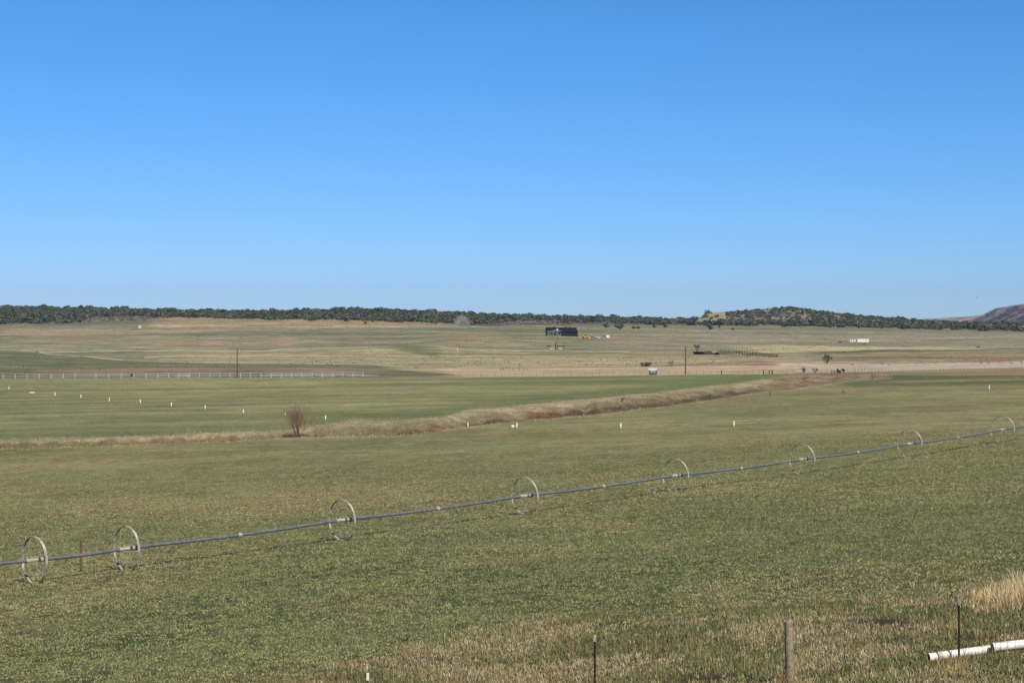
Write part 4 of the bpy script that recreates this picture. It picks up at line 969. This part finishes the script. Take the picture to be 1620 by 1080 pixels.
for ux in (877, 896, 901): MB().box((px(ux, 0)[0], 5, hB + .4), (.9, .9, 1.2)).build('chimney', M['dark'], bd)

# machines and clutter beside the building
p = at(926, 536); sc_ = p.y / F; ex = thing('loader', 'yellow loader parked on the orange dirt right of the black building', 'machine', p)
MB().box((0, 0, 1.5), (3.8, 1.9, 1.0), 0, .92).build('body', M['yellow'], ex)
MB().box((.3, 0, 2.5), (1.3, 1.5, 1.3), 0, .85).build('cab', M['dark'], ex)
for (x, y) in ((-1.3, -1.1), (1.4, -1.1), (-1.3, 1.1), (1.4, 1.1)): MB().tube([(x, y - .25, .75), (x, y + .25, .75)], .75, 14).build('wheel', M['dark'], ex)
MB().tube([(1.2, 0, 2.0), (3.0, 0, 1.3), (3.9, 0, .6)], [.22, .2, .18], 6).build('boom', M['yellow'], ex)
MB().box((4.1, 0, .5), (.8, 2.1, .9), 0, 1.25).build('bucket', M['yellow'], ex)
MB().tube([(-1.6, 0, 1.9), (-3.2, 0, 3.0), (-4.3, 0, 1.2)], [.2, .17, .12], 6).build('arm', M['yellow'], ex)
p = at(940, 536); tr_ = thing('lumber_stack', 'dark and pale stacked building material between the loader and the trailer', 'stack', p)
rnd = random.Random(5)
MB().box((-1.8, 0, .9), (.8, 2, 1.8)).build('crate', M['dark'], tr_); MB().box((.2, .3, .7), (2.2, 2, 1.0)).build('crate', M['rust'], tr_)
b_ = MB(); [b_.box((1 + rnd.uniform(-1, 3), rnd.uniform(-1, 1), .3 + .22 * k), (3.6, .4, .2), rnd.uniform(-.2, .2)) for k in range(6)]; b_.build('boards', M['white'], tr_)
p = at(955.5, 536); tk = thing('grey_pickup', 'grey pickup parked left of the white box trailer by the building', 'truck', p)
bb = MB(); bb.box((0, 0, .95), (5.0, 1.9, .8)); bb.build('body', M['grey'], tk); MB().box((.3, 0, 1.65), (2.2, 1.7, .75), 0, .82).build('cab', M['glass'], tk)
for (x, y) in ((-1.6, -.95), (1.6, -.95), (-1.6, .95), (1.6, .95)): MB().tube([(x, y - .12, .42), (x, y + .12, .42)], .42, 12).build('wheel', M['dark'], tk)
def trailer(u_, v_, wpx, hpx, label, roof=True, name='box_trailer', cat='trailer'):
    p = at(u_, v_); s = p.y / F; L = wpx * s; h = hpx * s; o = thing(name, label, cat, p)
    MB().box((0, 0, .45 + (h - .45) / 2), (L, 2.5, h - .45)).build('body', M['white'], o)
    MB().box((0, 0, h + .04), (L + .12, 2.62, .08)).build('roof', M['roofmetal'], o)
    for x in (-L * .2, L * .2):
        for y in (-1.1, 1.1): MB().tube([(x, y - .12, .4), (x, y + .12, .4)], .4, 10).build('wheel', M['dark'], o)
    MB().box((L * .25, -1.27, .45 + h * .4), (.8, .03, h * .6)).build('door', M['fencewhite'], o)
    MB().tube([(L / 2, 0, .5), (L / 2 + 1.1, 0, .45)], .07, 6).build('drawbar', M['dark'], o); return o
trailer(961.5, 535, 5.5, 5.5, 'white box trailer at the right end of the clutter beside the black building')
trailer(1365, 543.4, 18.2, 6, 'long white trailer on the pasture at the right')
p = at(1348.7, 542); s = p.y / F; cv_ = thing('camper_van', 'small white camper left of the long white trailer', 'vehicle', p)
L = 9.2 * s; MB().box((0, 0, 1.5), (L, 2.2, 2.0), 0, .93).build('body', M['white'], cv_); MB().box((L * .12, -1.08, 1.7), (.8, .1, .7)).build('window', M['glass'], cv_); MB().box((-L * .2, -1.08, 1.7), (.8, .1, .7)).build('window', M['glass'], cv_)
for x in (-L * .3, L * .3): MB().tube([(x, -1.1, .45), (x, 1.1, .45)], .45, 10).build('wheel', M['dark'], cv_)
p = at(1334, 541.5); o = thing('flatbed_trailer', 'long low dark flatbed left of the small white camper', 'trailer', p)
MB().box((0, 0, .8), (9.5, 2.2, .25)).build('deck', M['dark'], o); MB().tube([(-2, -1, .4), (-2, 1, .4)], .4, 10).build('wheel', M['dark'], o); MB().tube([(-3, -1, .4), (-3, 1, .4)], .4, 10).build('wheel', M['dark'], o)
p = at(221.5, 519.8); s = p.y / F; o = thing('white_shed', 'tiny white shed on the gravel road below the left ridge', 'shed', p)
MB().box((0, 0, 1.5), (2.4, 2.4, 3)).build('wall', M['white'], o); MB().add([(-1.4, -1.4, 3), (1.4, -1.4, 3), (1.4, 1.4, 3.5), (-1.4, 1.4, 3.5)], [(0, 1, 2, 3)]).build('roof', M['roofmetal'], o); MB().box((.3, -1.22, 1), (.9, .05, 1.9)).build('door', M['grey'], o)
o = MB().ell((0, 0, .3), (2.2, 1.2, .75), 12, 6, .12, 2).build('gravel_pile', M['whiterock']); o.location = at(168, 527.3); tag(o, 'tiny pale gravel pile on the upper left pasture', 'pile')
o = MB().ell((0, 0, .3), (1.6, 1.0, .8), 12, 6, .12, 4).build('gravel_pile', M['whiterock']); o.location = at(455, 507.5); tag(o, 'tiny white pile at the foot of the wood left of centre', 'pile')

# stock tanks and pole things in front of the building
p = at(885, 553); o = thing('stock_rack', 'dark wooden rack with an upright post beside a pale trough below the building', 'rack', p)
MB().box((-2.4, 0, 1.9), (.45, .45, 3.8)).build('post', M['dark'], o); MB().box((.6, 0, 1.9), (5, .3, .4)).build('beam', M['dark'], o)
MB().box((2.6, 0, .9), (.3, .3, 1.8)).build('leg', M['dark'], o); MB().box((-1.2, 0, .9), (.3, .3, 1.8)).build('leg', M['dark'], o)
for (u_, lb) in ((886.5, 'pale water trough under the dark rack below the building'), (873.5, 'pale water trough left of the dark rack below the building')):
    p = at(u_, 553.6); o = thing('water_trough', lb, 'trough', p, 0, 'pale water troughs')
    MB().box((0, 0, .45), (2.4, 1.1, .8), 0, 1.1).build('tub', M['clamp'], o); MB().box((0, 0, .9), (2.75, 1.35, .08)).build('lip', M['white'], o)
p = at(868, 551.5); o = thing('dark_feeder', 'dark low feeder at the left of the pale troughs below the building', 'feeder', p); MB().box((0, 0, .9), (2.6, 1.0, .5), .15).build('bin', M['dark'], o); [MB().box((x, 0, .35), (.15, .9, .7)).build('leg', M['dark'], o) for x in (-1, 1)]

# corral
cr = [(1128, 560), (1180, 563), (1230, 564.5)]
fence('corral_fence', 'dark wooden corral fence with close posts right of the tall pole, front row', cr, list(np.arange(1137, 1231, 2.4)), 1.7, .14, (1.5, .9, .4), M['polewood'], .05)
fence('corral_fence', 'dark wooden corral fence behind the front row right of the tall pole', [(1130, 557), (1180, 559), (1215, 562)], list(np.arange(1135, 1200, 4.3)), 1.8, .16, (1.6, 1.0), M['polewood'], .05)
p = at(1105, 559.5); o = thing('cattle_shed', 'low black open shed at the left end of the corral', 'shed', p)
MB().box((0, 0, 1.3), (5.6, 3, .3), .05).build('roof', M['dark'], o); MB().box((0, 1.2, .6), (5.2, .2, 1.2)).build('wall', M['dark'], o); [MB().box((x, -1.2, .6), (.2, .2, 1.2)).build('post', M['dark'], o) for x in (-2.5, 0, 2.5)]
for k, (u_, v_, w_, h_, mm, lb) in enumerate([(1120, 560, 3.2, 1.5, 'polewood', 'dark brush pile between the black shed and the corral posts'), (1134, 561, 1.5, 1.2, 'dark', 'small dark scrap pile at the left end of the corral posts'), (1131, 558.7, 3.0, 1.5, 'rock', 'pale rubble heap behind the left end of the corral'),
                                       (1161, 563, 5, .5, 'whiterock', 'low white heap in front of the corral fence'), (1170, 562.8, 1, .6, 'whiterock', 'small white heap in front of the corral, right of a larger one')]):
    o = MB().ell((0, 0, h_ * .3), (w_, 1.6, h_ * .8), 14, 7, .22, k + 20).build('debris_pile', M[mm]); o.location = at(u_, v_); tag(o, lb, 'pile')

# open shelter by the field edge
p = at(1033, 592.8); s = p.y / F; o = thing('open_shelter', 'small open shelter with a white metal roof at the green field edge', 'shelter', p, -.15)
L = 12 * s; h = 10.5 * s; wd = 1.9
for x in (-L / 2 + .1, L / 2 - .1):
    for y in (-wd / 2 + .1, wd / 2 - .1): MB().box((x, y, h * .35), (.12, .12, h * .75)).build('post', M['polewood'], o)
MB().add([(-L / 2 - .15, -wd / 2 - .2, h * .72), (L / 2 + .15, -wd / 2 - .2, h * .72), (L / 2 + .15, 0, h), (-L / 2 - .15, 0, h), (-L / 2 - .15, wd / 2 + .2, h * .72), (L / 2 + .15, wd / 2 + .2, h * .72)], [(0, 1, 2, 3), (3, 2, 5, 4)]).build('roof', M['roofmetal'], o)
MB().add([(-L / 2 - .1, -wd / 2, h * .7), (-L / 2 - .1, 0, h * .97), (-L / 2 - .1, wd / 2, h * .7)], [(0, 1, 2)]).build('gable', M['dark'], o)
MB().box((0, 0, .22), (L - .2, wd - .4, .44)).build('trough', M['polewood'], o); MB().box((0, -wd / 2 + .1, h * .4), (L, .06, .1)).build('rail', M['polewood'], o)

# ------------------------------------------------------------------ animals, odd small things
def calf(u_, v_, hpx, label, rz):
    p = at(u_, v_); h = hpx * p.y / F; o = thing('dark_calf', label, 'calf', p, rz, 'dark calves by the end of the white fence'); k = h / 1.05
    def J(pts): return [tuple(c_ * k for c_ in q) for q in pts]
    mb = MB(); mb.tube(J([(-.62, 0, .72), (-.55, 0, .74), (-.3, 0, .72), (0, 0, .70), (.3, 0, .73), (.5, 0, .80), (.66, 0, .93), (.74, 0, 1.0)]), [q * k for q in (.05, .19, .22, .23, .22, .19, .12, .09)], 10)
    mb.tube(J([(.7, 0, 1.0), (.82, 0, .98), (.98, 0, .88), (1.02, 0, .85)]), [q * k for q in (.08, .10, .065, .04)], 8)
    for sx, fr in ((-.48, 0), (.42, 1)):
        for sy in (-.12, .12):
            if fr: mb.tube(J([(sx, sy, .66), (sx, sy, .38), (sx - .01, sy, .1), (sx + .02, sy, 0)]), [q * k for q in (.09, .055, .035, .045)], 7)
            else: mb.tube(J([(sx, sy, .70), (sx + .08, sy, .52), (sx - .06, sy, .34), (sx, sy, .08), (sx + .02, sy, 0)]), [q * k for q in (.11, .09, .05, .035, .045)], 7)
    for sy in (-.1, .1): mb.tube(J([(.74, sy * .6, 1.05), (.70, sy * 1.9, 1.08)]), [.03 * k, .012 * k], 5)
    mb.tube(J([(-.62, 0, .84), (-.70, 0, .6), (-.69, 0, .35)]), [.03 * k, .015 * k, .03 * k], 5)
    mb.build('body', M['hide'], o, True); return o
calf(1325.5, 590.5, 7.5, 'dark calf beside the low rail, left of three by the white fence end', 1.5)
calf(1328.8, 590.8, 5.5, 'smaller dark calf in the middle of three by the white fence end', 1.2)
calf(1334, 590, 6.8, 'dark calf at the right of three by the white fence end', 1.75)
p = at(1320, 590.5); o = thing('stock_rail', 'low dark metal rail left of the dark calves at the white fence end', 'rail', p)
MB().box((0, 0, .7), (1.7, .08, .1)).build('bar', M['dark'], o); MB().box((0, 0, .35), (1.7, .06, .08)).build('bar', M['dark'], o)
for x in (-.8, 0, .8): MB().box((x, 0, .38), (.08, .08, .76)).build('post', M['dark'], o)
p = at(208.5, 595); o = MB().ell((0, 0, .32), (.46, .42, .44), 14, 8, .06, 2).build('round_tub', M['hide']); o.location = p; o.scale = (1, 1, 1); tag(o, 'black rounded lump behind the white fence at left', 'bale')
o = MB().box((0, 0, .5), (.5, .3, 1.0), 0, .8).build('red_marker', M['red']); o.location = at(363.5, 574.8); tag(o, 'small red marker beside the track near the left pole', 'marker')
o = MB().ell((0, 0, 0), (2.5, 1.4, .75), 20, 8, .10, 6).build('gravel_pile', M['whiterock']); o.location = at(290, 596.4); tag(o, 'white gravel pile behind the white fence at left', 'pile')
o = MB().ell((0, 0, 0), (17, 2.2, .5), 40, 8, .10, 7).build('gravel_pile', M['whiterock']); o.location = at(500, 594.5); tag(o, 'long low grey gravel bank behind the right end of the left white fence', 'pile')
# pink rubble patch on the slope
rnd = random.Random(9)
b_ = MB()
for k in range(70):
    q = at(rnd.gauss(346, 11), rnd.gauss(541, 2.4)) ; b_.ell((q.x, q.y, q.z + .1), (rnd.uniform(.4, .9), .6, rnd.uniform(.3, .7)), 6, 4, .2, k)
tag(b_.build('rubble', M['rock']), kind='stuff')

# small bird in the sky
p = Vector(((1544.5 - CU) / F * 400, 400, -(471 - CV) / F * 400)); o = MB()
o.tube([(-.18, 0, 0), (-.05, 0, .01), (.1, 0, .01), (.2, 0, .0)], [.01, .05, .05, .02], 7)
o.add([(.08, 0, .02), (-.06, 0, .02), (-.12, .42, .12), (0, .45, .13), (-.06, .2, .10)], [(0, 1, 4), (0, 4, 3), (4, 1, 2), (3, 4, 2)])
o.add([(.08, 0, .02), (-.06, 0, .02), (-.12, -.42, .12), (0, -.45, .13), (-.06, -.2, .10)], [(1, 0, 4), (4, 0, 3), (1, 4, 2), (4, 3, 2)])
o = o.build('bird', M['bird']); o.location = p; o.rotation_euler = (0, 0, .6); tag(o, 'tiny dark bird flying above the mesas at right', 'bird')
for o_ in list(bpy.data.objects):
    if o_.name.startswith(('field_grass', 'dry_roadside', 'dead_weed', 'wash_edge', 'pinyon', 'oak_brush', 'sagebrush', 'rubble')): o_['kind'] = 'stuff'
# ------------------------------------------------------------------ clear dry air with a little haze
hz = MB().box((0, 5200, 40), (16000, 12800, 330)).build('haze', M['white'])
hm = bpy.data.materials.new('thin_air'); hm.use_nodes = True; n = hm.node_tree; n.nodes.clear()
pv = n.nodes.new('ShaderNodeVolumePrincipled'); pv.inputs['Color'].default_value = (.80, .88, 1, 1); pv.inputs['Density'].default_value = HAZE; pv.inputs['Anisotropy'].default_value = .2
ou = n.nodes.new('ShaderNodeOutputMaterial'); n.links.new(pv.outputs[0], ou.inputs['Volume'])
hz.data.materials.clear(); hz.data.materials.append(hm); tag(hz, kind='stuff')
